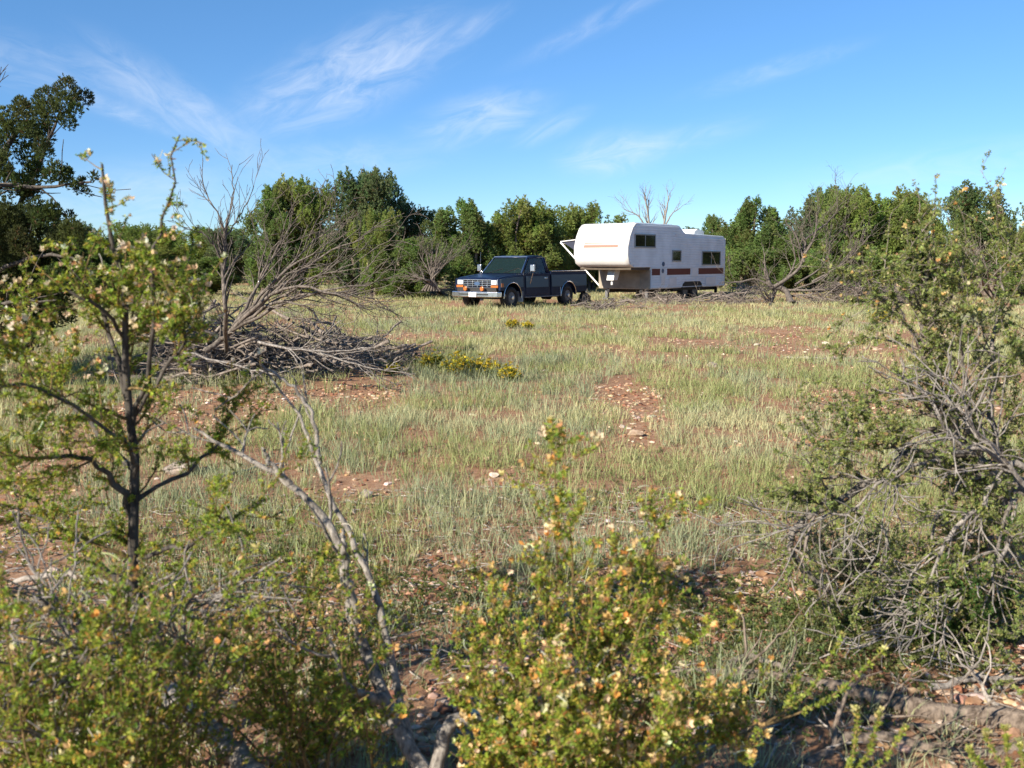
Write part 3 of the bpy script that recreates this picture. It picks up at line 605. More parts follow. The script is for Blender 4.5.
def add_bar(bm, pts, r, n=8):
    P = np.array([pts], float); v, q = tubes(P, np.full((1, len(pts)), r), n); vs = [bm.verts.new(x) for x in v]
    for f in q: bm.faces.new([vs[i] for i in f])
    k = len(pts); bm.faces.new(vs[:n][::-1]); bm.faces.new(vs[(k - 1) * n:])
def bobj(name, bm, mat, parent, bevel=0, smooth=False):
    bmesh.ops.recalc_face_normals(bm, faces=bm.faces); me = bpy.data.meshes.new(name); bm.to_mesh(me); bm.free(); me.materials.append(mat)
    o = bpy.data.objects.new(name, me); C.objects.link(o); o.parent = parent
    if smooth:
        for p in me.polygons: p.use_smooth = True
    if bevel:
        md = o.modifiers.new('bevel', 'BEVEL'); md.width = bevel; md.segments = 2; md.limit_method = 'ANGLE'; md.angle_limit = R(35)
    return o
def new(*boxes):
    bm = bmesh.new()
    for b_ in boxes: add_box(bm, *b_)
    return bm
M_navy = plain('navy_paint', (.007, .013, .036), .30, 0, .22, noise=.35, scale=6); M_band = plain('slate_band', (.066, .100, .122), .42, 0, .2)  # slate is the lighter band along the truck sides
M_chrome = plain('chrome', (.75, .75, .76), .24, 1, noise=.12, scale=9); M_black = plain('black_plastic', (.012, .012, .013), .6); M_rub = plain('tyre_rubber', (.022, .021, .02), .85, noise=.3, scale=14)
M_glass = plain('dark_glass', (.012, .024, .020), .05, 0, .6); M_glass.node_tree.nodes['Principled BSDF'].inputs['Alpha'].default_value = .62; M_amber = plain('amber_lens', (.40, .12, .025), .25); M_lamp = plain('headlight_glass', (.72, .74, .76), .15); M_red = plain('red_lens', (.4, .02, .02), .25)
M_plate = plain('plate_white', (.82, .82, .8), .4); M_rim = plain('steel_rim', (.16, .16, .165), .5, .5, noise=.3); M_seat = plain('seat_cloth', (.07, .075, .085), .9, noise=.2)
M_blue = plain('emblem_blue', (.05, .09, .17), .3); M_flap = plain('pale_flap', (.5, .5, .5), .6)

def truck():
    t = thing('pickup_truck', 'dark navy pickup truck parked in the grass facing left', 'pickup truck', (.39, 35.43, float(gh(.39, 35.43)) - .015), math.atan2(-.79, -.613))
    FX, RX, WR = 1.86, -1.42, .37
    arch = lambda cx, r, a0=0, a1=180, n=14: [(cx + r * math.cos(R(a0 + (a1 - a0) * i / n)), .40 + r * math.sin(R(a0 + (a1 - a0) * i / n))) for i in range(n + 1)]
    def side(bm, poly, y0=.90, y1=.985):
        for s in (1, -1): add_prism(bm, poly, s * y0, s * y1)
    # body: fenders, cab lower, hood; navy
    bm = bmesh.new()
    side(bm, [(2.52, 1.0), (2.52, .62), (FX + .47, .62)] + arch(FX, .47, 28, 180) + [(1.25, .40), (1.25, 1.15), (1.8, 1.10)])
    for s in (1, -1): add_prism(bm, [(1.245, .40), (1.245, 1.17), (-.32, 1.17), (-.32, .40)], s * .90, s * .975)
    add_prism(bm, [(2.50, .66), (2.50, 1.0), (2.44, 1.045), (1.8, 1.12), (1.20, 1.17), (-.32, 1.17), (-.32, .5), (1.3, .5), (1.3, .95), (2.2, .9), (2.2, .66)], -.90, .90)
    for s in (1, -1): add_prism(bm, [(2.46, 1.03), (2.3, 1.075), (1.22, 1.18), (1.22, 1.16), (2.3, 1.05)], s * .55, s * .62)      # hood creases
    body = bobj('body', bm, M_navy, t, .03)
    # cab greenhouse
    roof = new(); add_prism(roof, [(.74, 1.70), (.66, 1.755), (.2, 1.785), (-.14, 1.77), (-.22, 1.70)], -.74, .74)
    bobj('roof', roof, M_navy, t, .035)
    pil = bmesh.new()
    for s in (1, -1):
        add_bar(pil, [(1.22, s * .86, 1.16), (.70, s * .72, 1.71)], .035); add_bar(pil, [(-.30, s * .86, 1.16), (-.20, s * .72, 1.71)], .055); add_bar(pil, [(-.22, s * .86, 1.16), (-.12, s * .72, 1.71)], .055)
        add_bar(pil, [(.70, s * .73, 1.705), (-.15, s * .73, 1.715)], .03)
    add_bar(pil, [(.71, -.72, 1.71), (.71, .72, 1.71)], .03)
    bobj('window_pillar', pil, M_navy, t, smooth=True)
    def quad(name, pts, mat, th=.012):
        bm = bmesh.new(); a = [Vector(p) for p in pts]; n = (a[1] - a[0]).cross(a[2] - a[0]).normalized() * th
        A = [bm.verts.new(p) for p in a]; B = [bm.verts.new(p - n) for p in a]; bm.faces.new(A); bm.faces.new(B[::-1])
        for i in range(len(a)): bm.faces.new((A[i], B[i], B[(i + 1) % len(a)], A[(i + 1) % len(a)]))
        return bobj(name, bm, mat, t)
    ws = quad('windshield', [(1.20, .83, 1.18), (1.20, -.83, 1.18), (.71, -.70, 1.69), (.71, .70, 1.69)], M_glass)
    bm = bmesh.new()
    add_bar(bm, [(1.235, .85, 1.185), (.71, .71, 1.73), (.71, -.71, 1.73), (1.235, -.85, 1.185)], .022); bobj('chrome_trim', bm, M_chrome, ws)
    bm = bmesh.new(); add_bar(bm, [(1.235, .1, 1.19), (1.06, .62, 1.36)], .008, 5); add_bar(bm, [(1.235, -.55, 1.19), (1.08, -.05, 1.34)], .008, 5); bobj('wiper', bm, M_black, ws)
    quad('rear_window', [(-.26, -.78, 1.2), (-.26, .78, 1.2), (-.185, .68, 1.68), (-.185, -.68, 1.68)], M_glass)
    for s in (1, -1):
        quad('side_window', [(1.10, s * .862, 1.18), (.66, s * .742, 1.68), (-.12, s * .742, 1.69), (-.20, s * .862, 1.18)], M_glass)
        d = bobj('door', new((-.18, 1.13, min(s * .972, s * .99), max(s * .972, s * .99), .46, 1.165)), M_navy, t, .012)
        bobj('handle', new((-.10, .06, min(s * .99, s * 1.01), max(s * .99, s * 1.01), .99, 1.03)), M_chrome, d, .006)
        bobj('side_band', new((-.175, 1.125, min(s * .985, s * .997), max(s * .985, s * .997), .70, 1.075)), M_band, d, .006)
        bm = bmesh.new(); add_bar(bm, [(.98, s * .97, 1.18), (1.0, s * 1.16, 1.27)], .014); add_bar(bm, [(.90, s * .985, .82), (.97, s * 1.16, 1.20)], .013); add_bar(bm, [(.72, s * .9, 1.2), (.98, s * 1.15, 1.24)], .012)
        mr = bobj('mirror', bm, M_chrome, t); bobj('mirror_head', new((.96, 1.04, min(s * 1.08, s * 1.25), max(s * 1.08, s * 1.25), 1.24, 1.47)), M_chrome, mr, .02)
        bm = bmesh.new(); add_prism(bm, [(2.5, 1.0), (2.5, .72), (FX + .50, .72)] + arch(FX, .50, 40, 140) + [(FX - .50, .72), (1.27, .72), (1.27, 1.075), (1.8, 1.05)], s * .975, s * .994)
        bobj('side_band', bm, M_band, t, .006)
        # wheel arch trims
        for cx, r in ((FX, .48), (RX, .47)):
            bm = bmesh.new(); add_bar(bm, [(x, s * .99, z) for x, z in arch(cx, r, -5, 185, 20)], .016, 6); bobj('arch_trim', bm, M_chrome, t)
        bobj('running_board', new((-.75, 1.25, min(s * .90, s * 1.03), max(s * .90, s * 1.03), .355, .395)), M_rim, t, .01)
        bobj('mud_flap', new((FX - .56, FX - .54, min(s * .74, s * .99), max(s * .74, s * .99), .22, .58)), M_flap, t, .004)
        bobj('mud_flap', new((RX + .50, RX + .52, min(s * .95, s * .995), max(s * .95, s * .995), .36, .68)), M_flap, t, .004)
        # lamps
        hl = bobj('headlight', new((2.53, 2.565, min(s * .62, s * .84), max(s * .62, s * .84), .82, .955)), M_lamp, t, .012)
        bobj('lamp_frame', new((2.515, 2.535, min(s * .60, s * .88), max(s * .60, s * .88), .80, .975)), M_chrome, hl, .008)
        bobj('turn_signal', new((2.515, 2.56, min(s * .60, s * .90), max(s * .60, s * .90), .715, .79)), M_amber, t, .01)
        bobj('marker_lamp', new((2.36, 2.49, min(s * .985, s * 1.0), max(s * .985, s * 1.0), .74, .86)), M_amber, t, .006)
        bm = bmesh.new(); add_cyl(bm, (2.72, s * .36, .68), .075, .06, 'x', 18); fl = bobj('fog_lamp', bm, M_amber, t, .01)
        bobj('bracket', new((2.67, 2.71, s * .36 - .02, s * .36 + .02, .57, .62)), M_black, fl)
        bobj('tail_light', new((-2.645, -2.62, min(s * .78, s * .95), max(s * .78, s * .95), .8, 1.1)), M_red, t, .01)
    # grille
    g_ = bobj('grille', new((2.49, 2.50, -.6, .6, .72, .965)), M_black, t)
    bm = new((2.5, 2.54, -.6, .6, .955, .985), (2.5, 2.53, -.6, .6, .70, .725))
    for z in (.785, .845, .905): add_box(bm, 2.503, 2.53, -.598, .598, z - .009, z + .009)
    for y in (-.42, -.21, .0, .21, .42): add_box(bm, 2.503, 2.527, y - .011, y + .011, .726, .954)
    bobj('grille_bars', bm, M_chrome, g_, .003)
    bm = bmesh.new(); bmesh.ops.create_cone(bm, cap_ends=True, segments=24, radius1=.13, radius2=.13, depth=.014, matrix=Matrix.Translation((2.54, 0, .845)) @ Matrix.Rotation(R(90), 4, 'Y') @ Matrix.Diagonal((.42, 1, 1, 1))); bobj('emblem', bm, M_blue, g_)
    bm = bmesh.new(); add_prism(bm, [(2.70, -.98), (2.74, -.6), (2.76, 0), (2.74, .6), (2.70, .98), (2.50, 1.0), (2.46, 1.0), (2.46, .9), (2.6, .86), (2.6, -.86), (2.46, -.9), (2.46, -1.0), (2.50, -1.0)], .40, .585, 'z')
    bp = bobj('front_bumper', bm, M_chrome, t, .025)
    bobj('rub_strip', new((2.748, 2.772, -.62, .62, .475, .515)), M_black, bp)
    bobj('licence_plate', new((2.775, 2.79, -.16, .16, .41, .56)), M_plate, bp, .004)
    bobj('valance', new((2.44, 2.58, -.85, .85, .52, .72)), M_black, t, .01)
    # bed
    bm = bmesh.new()
    side(bm, [(-.37, 1.2), (-.37, .40), (RX + .46, .40)] + arch(RX, .46, 0, 180) + [(RX - .46, .47), (-2.6, .50), (-2.6, 1.2)], .88, .98)
    for s in (1, -1): add_box(bm, -2.6, -.37, min(s * .80, s * .975), max(s * .80, s * .975), 1.2, 1.245)
    add_box(bm, -.42, -.37, -.88, .88, .6, 1.235); add_box(bm, -2.58, -.42, -.88, .88, .62, .68)
    for s in (1, -1): add_box(bm, RX - .48, RX + .48, min(s * .56, s * .88), max(s * .56, s * .88), .68, .9)
    bed = bobj('cargo_bed', bm, M_navy, t, .02)
    for s in (1, -1):
        bm = bmesh.new(); add_prism(bm, [(-.385, .70), (RX + .49, .70)] + arch(RX, .49, 38, 142) + [(RX - .49, .70), (-2.59, .70), (-2.59, 1.11), (-.385, 1.11)], s * .97, s * .99); bobj('side_band', bm, M_band, bed, .006)
        bm = bmesh.new(); add_bar(bm, [(-.4, s * .985, 1.243), (-2.6, s * .985, 1.243)], .012, 6); bobj('rail_trim', bm, M_chrome, bed)
    tg = bobj('tailgate', new((-2.625, -2.585, -.76, .76, .55, 1.22)), M_navy, t, .015)
    bobj('rear_bumper', new((-2.76, -2.64, -.92, .92, .42, .58)), M_chrome, t, .02)
    # chassis
    bm = new((-2.5, 2.45, -.45, -.35, .42, .56), (-2.5, 2.45, .35, .45, .42, .56), (1.2, 2.3, -.4, .4, .38, .62), (-.2, 1.0, -.75, .75, .40, .52))
    add_cyl(bm, (FX, 0, .37), .06, 1.5); add_cyl(bm, (RX, 0, .37), .07, 1.5); add_cyl(bm, (RX, 0, .37), .17, .3)
    add_box(bm, -.95, -.45, .25, .72, .36, .56); add_bar(bm, [(.8, -.3, .36), (-1.9, -.35, .36), (-2.5, -.6, .38)], .04)
    bobj('chassis', bm, M_black, t)
    for cx in (FX, RX):
        for s in (1, -1):
            bm = bmesh.new(); prof = [(.20, -.12), (.30, -.135), (.355, -.11), (.37, -.05), (.37, .05), (.355, .11), (.30, .135), (.20, .12)]; n = 32
            ring = [[bm.verts.new((r * math.cos(2 * math.pi * i / n), y, r * math.sin(2 * math.pi * i / n))) for r, y in prof] for i in range(n)]
            for i in range(n):
                for j in range(len(prof)): bm.faces.new((ring[i][j], ring[(i + 1) % n][j], ring[(i + 1) % n][(j + 1) % len(prof)], ring[i][(j + 1) % len(prof)]))
            w = bobj('wheel', bm, M_rub, t, smooth=True); w.location = (cx, s * .82, WR)
            bm = bmesh.new(); add_cyl(bm, (0, s * .04, 0), .20, .14, 'y', 28); add_cyl(bm, (0, s * .115, 0), .17, .02, 'y', 28, .13) ; rim = bobj('rim', bm, M_rim, w, .01)
            bm = bmesh.new(); add_cyl(bm, (0, s * .15, 0), .06, .06, 'y', 16); bobj('hub_cap', bm, M_chrome, rim, .01)
    # cabin
    bobj('bench_seat', new((-.18, .42, -.72, .72, .62, .92), (-.2, -.02, -.72, .72, .9, 1.38)), M_seat, t, .05)
    bobj('dashboard', new((.85, 1.2, -.8, .8, .9, 1.16)), M_seat, t, .04)
    bm = bmesh.new(); ang = [2 * math.pi * i / 24 for i in range(25)]; add_bar(bm, [(.72 + .07 * math.cos(a), .38 + .19 * math.sin(a), 1.16 + .17 * math.cos(a)) for a in ang], .014, 6); add_bar(bm, [(.73, .38, 1.16), (.95, .38, 1.02)], .025); bobj('steering_wheel', bm, M_plate, t)
    bm = bmesh.new(); add_bar(bm, [(1.3, -.93, 1.15), (1.28, -.95, 1.9)], .004, 5); bobj('aerial', bm, M_chrome, t)
    for o in t.children_recursive:                           # body sides lean in towards the top
        if o.type == 'MESH' and o.parent.name.split('.')[0] != 'wheel' and o.name.split('.')[0] not in ('wheel', 'mirror', 'mirror_head', 'roof', 'windshield', 'side_window', 'window_pillar', 'chrome_trim'):
            for v in o.data.vertices:
                if abs(v.co.y) > .85: v.co.y *= 1 - max(0, v.co.z - .85) * .08
    return t
truck()

M_pane = plain('tinted_pane', (.010, .011, .012), .08, 0, .28); M_white = plain('trailer_white', (.72, .72, .70), .45, noise=.06, scale=2.5); M_alu = plain('ribbed_aluminium', (.72, .77, .79), .5, 0, noise=.10, scale=2); M_stripe = plain('brown_stripe', (.15, .05, .036), .6, spec=.2)
M_tan = plain('tan_stripe', (.27, .17, .13), .6, spec=.2); M_frame = plain('window_frame', (.30, .30, .31), .4, .6); M_awn = plain('awning_fabric', (.03, .035, .06), .9); M_under = plain('underside', (.09, .07, .05), .9, noise=.4, scale=3); M_skirt = plain('tan_wall', (.28, .245, .19), .7, noise=.25, scale=3)
def trailer():
    t = thing('fifth_wheel_trailer', 'white fifth wheel camping trailer with brown stripes and raised nose', 'camping trailer', (5.79, 41.12, float(gh(5.79, 41.12)) + .02), math.atan2(-.785, -.62))
    HW = 1.2
    cap = [(3.62, 1.30), (3.92, 1.44), (4.03, 1.75), (4.03, 2.05), (3.90, 2.45), (3.70, 2.78), (3.50, 2.93), (3.30, 2.965)]
    prof = [(-4.05, .45), (2.21, .45), (2.21, 1.30)] + [(cap[0][0] - .10, 1.302)] + [(x - .10, z) for x, z in cap[1:]] + [(.15, 2.965), (-.05, 2.92), (-.40, 2.70), (-.55, 2.655), (-3.9, 2.60), (-4.05, 2.50)]
    bm = bmesh.new(); add_prism(bm, prof, -HW + .02, HW - .02); bobj('shell', bm, M_alu, t, .03)
    # ribbed side sheets
    for s in (1, -1):
        bm = bmesh.new(); z = .50
        def span(z0, z1):
            x1 = 2.19 if z0 < 1.28 else min(np.interp(z, [p[1] for p in cap], [p[0] for p in cap]) for z in (z0, z1)) - .14
            if z1 > 2.5: x0 = -3.95 if z1 < 2.6 else (-.40 if z1 < 2.72 else (-.12 if z1 < 2.86 else .10))
            else: x0 = -4.03
            return x0, x1
        while z < 2.90:
            x0, x1 = span(z, z + .10); a, b_ = s * (HW - .012), s * (HW + .002); add_prism(bm, [(a, z), (b_, z + .012), (b_, z + .088), (a, z + .1)], x0, x1, 'x'); z += .10
        bobj('side_sheet', bm, M_alu, t)
    # moulded front cap
    capm = bmesh.new(); n = 14; rows = []
    for (x, z) in cap:
        row = []
        for i in range(n + 1):
            u = -1 + 2 * i / n; row.append(capm.verts.new((x - .09 * abs(u) ** 3, u * (HW + .012), z + .004)))
        rows.append(row)
    for a, b_ in zip(rows, rows[1:]):
        for i in range(n): capm.faces.new((a[i], a[i + 1], b_[i + 1], b_[i]))
    back = [[capm.verts.new((r[0].co.x - .05, r[0].co.y, r[0].co.z)), capm.verts.new((r[-1].co.x - .05, r[-1].co.y, r[-1].co.z))] for r in rows]
    for i in range(len(rows) - 1):
        capm.faces.new((rows[i][0], rows[i + 1][0], back[i + 1][0], back[i][0])); capm.faces.new((rows[i][-1], back[i][1], back[i + 1][1], rows[i + 1][-1]))
    capm.faces.new(rows[0] + [back[0][1], back[0][0]]); capm.faces.new(rows[-1][::-1] + [back[-1][0], back[-1][1]])
    nc = bobj('nose_cap', capm, M_white, t, 0, True)
    for z0, z1, y0, y1 in ((2.04, 2.15, -.72, .82), (2.19, 2.23, -.72, .82)):
        sm = bmesh.new(); k = 12; fr = []
        for i in range(k + 1):
            y = y0 + (y1 - y0) * i / k; u = abs(y / (HW + .015)); 
            fr.append([sm.verts.new((np.interp(z, [1.75, 2.05, 2.45], [4.03, 4.03, 3.90]) - .09 * u ** 3 + .006, y, z)) for z in (z0, z1)] + [sm.verts.new((np.interp(z, [1.75, 2.05, 2.45], [4.03, 4.03, 3.90]) - .09 * u ** 3 - .02, y, z)) for z in (z0, z1)])
        for a, b_ in zip(fr, fr[1:]): sm.faces.new((a[0], b_[0], b_[1], a[1]))
        bobj('nose_stripe', sm, M_tan, nc)
    # windows
    def win(x0, x1, z0, z1, s=1, split=True):
        y = s * (HW + .002)
        bm = bmesh.new(); f = .05
        for bx in ((x0, x1, z0, z0 + f), (x0, x1, z1 - f, z1), (x0, x0 + f, z0 + f, z1 - f), (x1 - f, x1, z0 + f, z1 - f)): add_box(bm, bx[0], bx[1], min(y, y + s * .03), max(y, y + s * .03), bx[2], bx[3])
        if split: add_box(bm, (x0 + x1) / 2 - .018, (x0 + x1) / 2 + .018, min(y, y + s * .024), max(y, y + s * .024), z0 + f, z1 - f)
        w = bobj('window', bm, M_frame, t, .006); bobj('pane', new((x0 + f, x1 - f, min(y - s * .02, y + s * .012), max(y - s * .02, y + s * .012), z0 + f, z1 - f)), M_pane, w)
    for s in (1, -1):
        win(1.92, 3.46, 2.04, 2.56, s); win(-3.60, -1.92, 1.36, 1.95, s)
    win(-.13, .60, 1.52, 1.97, 1, False)
    for x0, x1 in ((-3.95, -1.66), (-.95, .96), (1.52, 2.14)):
        for s in (1, -1): bobj('side_stripe', new((x0, x1, min(s * (HW - .01), s * (HW + .008)), max(s * (HW - .01), s * (HW + .008)), .99, 1.24)), M_stripe, t)
    for x0, x1, z0, z1, nm in ((1.12, 1.45, .62, 1.26, 'hatch'), (-1.58, -1.02, .92, 1.28, 'vent_cover'), (-3.2, -2.3, .55, .88, 'hatch'), (.2, .8, .55, .9, 'hatch')):
        bobj(nm, new((x0, x1, HW, HW + .018, z0, z1)), M_white, t, .008)
    for x, z in ((1.28, 1.42), (1.33, 1.15)):
        bm = bmesh.new(); add_cyl(bm, (x, HW + .01, z), .09, .03, 'y', 16); bobj('port_cap', bm, M_blue, t)
    bobj('door', new((-1.3, -.62, -HW - .022, -HW + .001, .55, 2.35)), M_white, t, .015)
    for z in (1.275, .50):
        bobj('trim_rail', new((-4.04, 2.20, HW + .001, HW + .014, z - .012, z + .012)), M_white, t)
    bobj('corner_rail', new((-4.065, -4.03, HW - .03, HW + .012, .46, 2.5)), M_white, t, .006)
    # underneath: overhang belly, front wall, frame
    bobj('overhang_belly', new((2.2, 3.6, -HW + .05, HW - .05, 1.20, 1.298)), M_under, t, .02)
    bobj('front_wall', new((2.212, 2.235, -HW + .02, HW - .02, .46, 1.19)), M_skirt, t, .004)
    bobj('cargo_door', new((2.236, 2.25, -.25, .75, .52, 1.1)), M_skirt, t, .006)
    bm = bmesh.new(); add_prism(bm, [(3.15, 1.20), (2.75, 1.20), (2.95, .80), (3.25, .80)], -.16, .16); add_cyl(bm, (3.1, 0, .72), .045, .2, 'z', 14); bobj('king_pin', bm, M_white, t, .01)
    bm = new((-4.0, 2.2, -.8, -.7, .30, .449), (-4.0, 2.2, .7, .8, .30, .449), (-.6, -.5, -.7, .7, .3, .449), (1.4, 1.5, -.7, .7, .3, .449), (-2.4, .3, -1.1, 1.1, .36, .447))
    bobj('frame', bm, M_black, t)
    for s in (1, -1):
        bm = new((1.95, 2.07, s * .92 - .06, s * .92 + .06, .10, .5)); add_box(bm, 1.88, 2.14, s * .92 - .13, s * .92 + .13, .02, .06); add_box(bm, 1.98, 2.04, s * .92 - .03, s * .92 + .03, .05, .12); bobj('jack_leg', bm, M_rim, t)
        bm = new((-3.9, -3.8, s * .9 - .05, s * .9 + .05, .02, .46)); bobj('jack_leg', bm, M_black, t)
        for x in (-.75, -1.55):
            bm = bmesh.new(); add_cyl(bm, (x, s * .98, .33), .33, .20, 'y', 28); w = bobj('wheel', bm, M_rub, t, .03); bm = bmesh.new(); add_cyl(bm, (x, s * 1.085, .33), .19, .02, 'y', 20); bobj('rim', bm, M_rim, w)
        bm = bmesh.new(); add_prism(bm, [(-2.05, .449), (-1.95, .62), (-1.8, .70), (-.5, .70), (-.35, .62), (-.25, .449)], min(s * 1.0, s * 1.207), max(s * 1.0, s * 1.207)); bobj('wheel_well', bm, M_black, t)
        bobj('tail_light', new((-4.075, -4.05, s * 1.0 - .09, s * 1.0 + .09, .75, .95)), M_red, t, .01)
    # roof gear
    bm = bmesh.new(); add_prism(bm, [(-3.65, 2.60), (-3.6, 2.84), (-3.0, 2.90), (-2.72, 2.80), (-2.68, 2.625)], -.40, .40); bobj('air_conditioner', bm, M_white, t, .04)
    bobj('roof_vent', new((1.4, 1.8, -.2, .2, 2.96, 3.04)), M_white, t, .02); bobj('roof_vent', new((-1.7, -1.3, -.2, .2, 2.63, 2.74)), M_white, t, .02)
    bobj('roof_rail', new((.3, 3.2, .98, 1.02, 2.96, 2.99)), M_alu, t)
    bm = bmesh.new(); add_cyl(bm, (.3, 1.205, 2.6), .04, .03, 'y', 12); bobj('porch_lamp', bm, M_lamp, t)
    # awning on the far side, half let out
    y0, y1, z0, z1 = -HW - .01, -HW - 1.95, 2.30, 2.27
    bm = bmesh.new(); add_prism(bm, [(y0, 2.52), (y0, 2.54), (y1, z1 + .05), (y1, z1 + .03)], -2.9, 2.05, 'x'); aw = bobj('awning', bm, M_awn, t)
    bm = bmesh.new(); add_bar(bm, [(2.1, y1, z1), (-2.95, y1, z1)], .042, 10); bobj('roller', bm, M_white, aw, smooth=True)
    bm = bmesh.new(); add_prism(bm, [(y1 + .1, 2.30), (y0, 2.50), (y0, 1.25)], 2.06, 2.075, 'x'); bobj('dark_triangle', bm, M_awn, aw)  # dark triangle between roller, arm and trailer wall
    for x in (2.12, -2.97):
        bm = bmesh.new(); add_bar(bm, [(x, y1, z1 + .03), (x, y0 - .01, .55)], .032, 8); bobj('awning_arm', bm, M_white, aw); bm = bmesh.new(); add_bar(bm, [(x, y1, z1 + .06), (x, y0 - .01, 2.5)], .02, 8); bobj('awning_strut', bm, M_white, aw)
    return t
trailer()

# ------------------------------------------------------------------ near shrubs
CL = [fan(6, 1.15, .17, .05, seed=20 + i, l0=.5) for i in range(4)]
FL = [fan(6, 1.0, .26, -.1, seed=40 + i, l0=.7) for i in range(3)]
LEAFC = [(.26, .335, .045), (.16, .245, .038), (.36, .39, .06), (.46, .38, .07), (.50, .26, .07)]
def clusters(name, tmpl, pos, Z, size, colors, probs, mat, parent, var=.2):
    n = len(pos); Vs, Fs, cs, off = [], [], [], 0
    for s, (tv, tf) in enumerate(tmpl):
        q = np.arange(s, n, len(tmpl))
        if not len(q): continue
        v, f = place(tv, tf, pos[q], Z[q], size * rng.uniform(.6, 1.35, len(q))); Vs.append(v); Fs.append(f + off); off += len(v)
        cs.append(cols(colors, probs, len(q), len(tf), var))
    return mesh(name, np.concatenate(Vs), [np.concatenate(Fs)], mat, parent, col=np.concatenate(cs))
def shrub(name, label, st, gens, nleaf, lsize, nflow, nplume, probs=(4, 4, 2, .7, .35), bark_=None, twig_=None, leaf_t=(.1, 1), flow_top=None, M=12, cat='shrub', leafc=LEAFC, group=None, jit=.006, thin=None, topcut=None, flowc=None):
    root = thing(name, label, cat, group=group)
    P, Rr = stems(st, M, jit); mesh('stems', *(lambda vq: (vq[0], [vq[1]]))(tubes(P, Rr, 7)), bark_ or M_dark, root, smooth=True)
    tw, tws = [], []; a, ar = P, Rr
    for (n, t0, t1, ang, l0, l1, up, curl) in gens:
        a, ar = grow(a, ar, n, t0, t1, ang, l0, l1, up=up, curl=curl, M=6, rs=.5, rmin=.0011)
        if topcut: k = rng.random(n) < np.where(a[:, 0, 2] > topcut[0], topcut[1], 1); a, ar = a[k], ar[k]; a = a[:, :1] + (a - a[:, :1]) * np.where(a[:, 0, 2] > topcut[0] + .08, .5, 1)[:, None, None]
        tw.append(tubes(a, ar, 4)); tws.append(a)
    V, Q = join(tw); mesh('twigs', V, [Q], twig_ or M_twig, root, smooth=True)
    src = np.concatenate(tws)
    pos, T, _ = along(src, nleaf, *leaf_t); p2, T2, _ = along(P, nleaf // 12, .55, 1); pos, T = np.concatenate([pos, p2]), np.concatenate([T, T2]); nleaf = len(pos); pos = pos + rng.normal(0, lsize * .35, pos.shape)
    if thin: k = rng.random(nleaf) < np.clip(1 - (pos[:, 2] - thin[0]) / (thin[1] - thin[0]) * (1 - thin[2]), thin[2], 1); pos, T = pos[k], T[k]
    clusters('foliage', CL, pos, T + np.array((-.25, -.1, .5)) + rng.normal(0, .6, pos.shape), lsize, leafc, probs, M_leaf, root)
    if nflow:
        tips = tws[-1][:, -1]; 
        if flow_top is not None: tips = tips[tips[:, 2] > flow_top]
        q = rng.integers(0, len(tips), nflow); pos = tips[q] + rng.normal(0, .006, (nflow, 3))
        clusters('flowers', FL, pos, rng.normal(0, .5, (nflow, 3)) + (-.3, -.2, .8), .0150, flowc or [(.68, .52, .24), (.64, .40, .16), (.72, .63, .38), (.60, .30, .08)], (3, 3, 2, 1.2), M_petal, root, .12)['kind'] = 'stuff'
    if nplume:
        tips = tws[-1][:, -1]
        q = rng.integers(0, len(tips), nplume); K = 8; pp = np.zeros((nplume, K, 3)); pp[:, 0] = tips[q]; d = nrm(rng.normal(0, .7, (nplume, 3)) + (0, 0, 1)); c = rng.normal(0, 1, (nplume, 3)); c = nrm(np.cross(d, c))
        for i in range(1, K):
            pp[:, i] = pp[:, i - 1] + d * rng.uniform(.005, .0085, (nplume, 1)); d = nrm(d + c * .42 + rng.normal(0, .08, d.shape))
        V, Q = tubes(pp, np.linspace(.0009, .0013, K)[None].repeat(nplume, 0), 3)
        mesh('seed_plumes', V, [Q], M_petal, root, col=cols([(.62, .62, .48), (.5, .55, .3)], (2, 1), nplume, 3 * (K - 1)))['kind'] = 'stuff'
    return root

# left shrub: tall trunk with level boughs
Dl = 3.1
lst = [([S(215, 740, 3.2), S(172, 655, 3.15), S(137, 602, 3.1), S(135, 480, 3.1), S(128, 396, 3.08), S(125, 300, 3.05), S(112, 240, 3.0), S(99, 165, 2.98)], .026, .004),
       ([S(128, 400, 3.08), S(108, 330, 3.12), S(88, 275, 3.18), S(70, 240, 3.2)], .010, .003), ([S(132, 430, 3.1), S(152, 350, 3.0), S(152, 260, 2.95), S(168, 205, 2.92), S(179, 138, 2.9)], .009, .002),
       ([S(137, 598, 3.1), S(95, 560, 3.2), S(45, 520, 3.3), S(0, 505, 3.4)], .013, .004), ([S(135, 520, 3.1), S(105, 470, 3.0), S(60, 455, 2.9), S(10, 462, 2.85)], .012, .004), ([S(136, 500, 3.1), S(185, 470, 3.2), S(215, 445, 3.3), S(228, 415, 3.35)], .009, .003),
       ([S(134, 470, 3.1), S(85, 420, 3.25), S(40, 370, 3.35), S(10, 330, 3.4)], .011, .003), ([S(130, 420, 3.1), S(168, 370, 3.0), S(188, 325, 2.95), S(192, 285, 2.9)], .008, .002), ([S(126, 340, 3.06), S(90, 300, 2.95), S(50, 290, 2.9), S(15, 300, 2.85)], .007, .002),
       ([S(125, 310, 3.05), S(160, 270, 3.1), S(185, 262, 3.15), S(196, 225, 3.2)], .006, .002), ([S(136, 560, 3.1), S(190, 545, 2.95), S(230, 520, 2.9), S(262, 500, 2.85)], .009, .003), ([S(135, 480, 3.1), S(130, 450, 3.0), S(60, 400, 2.75), S(-20, 380, 2.6)], .009, .003)]
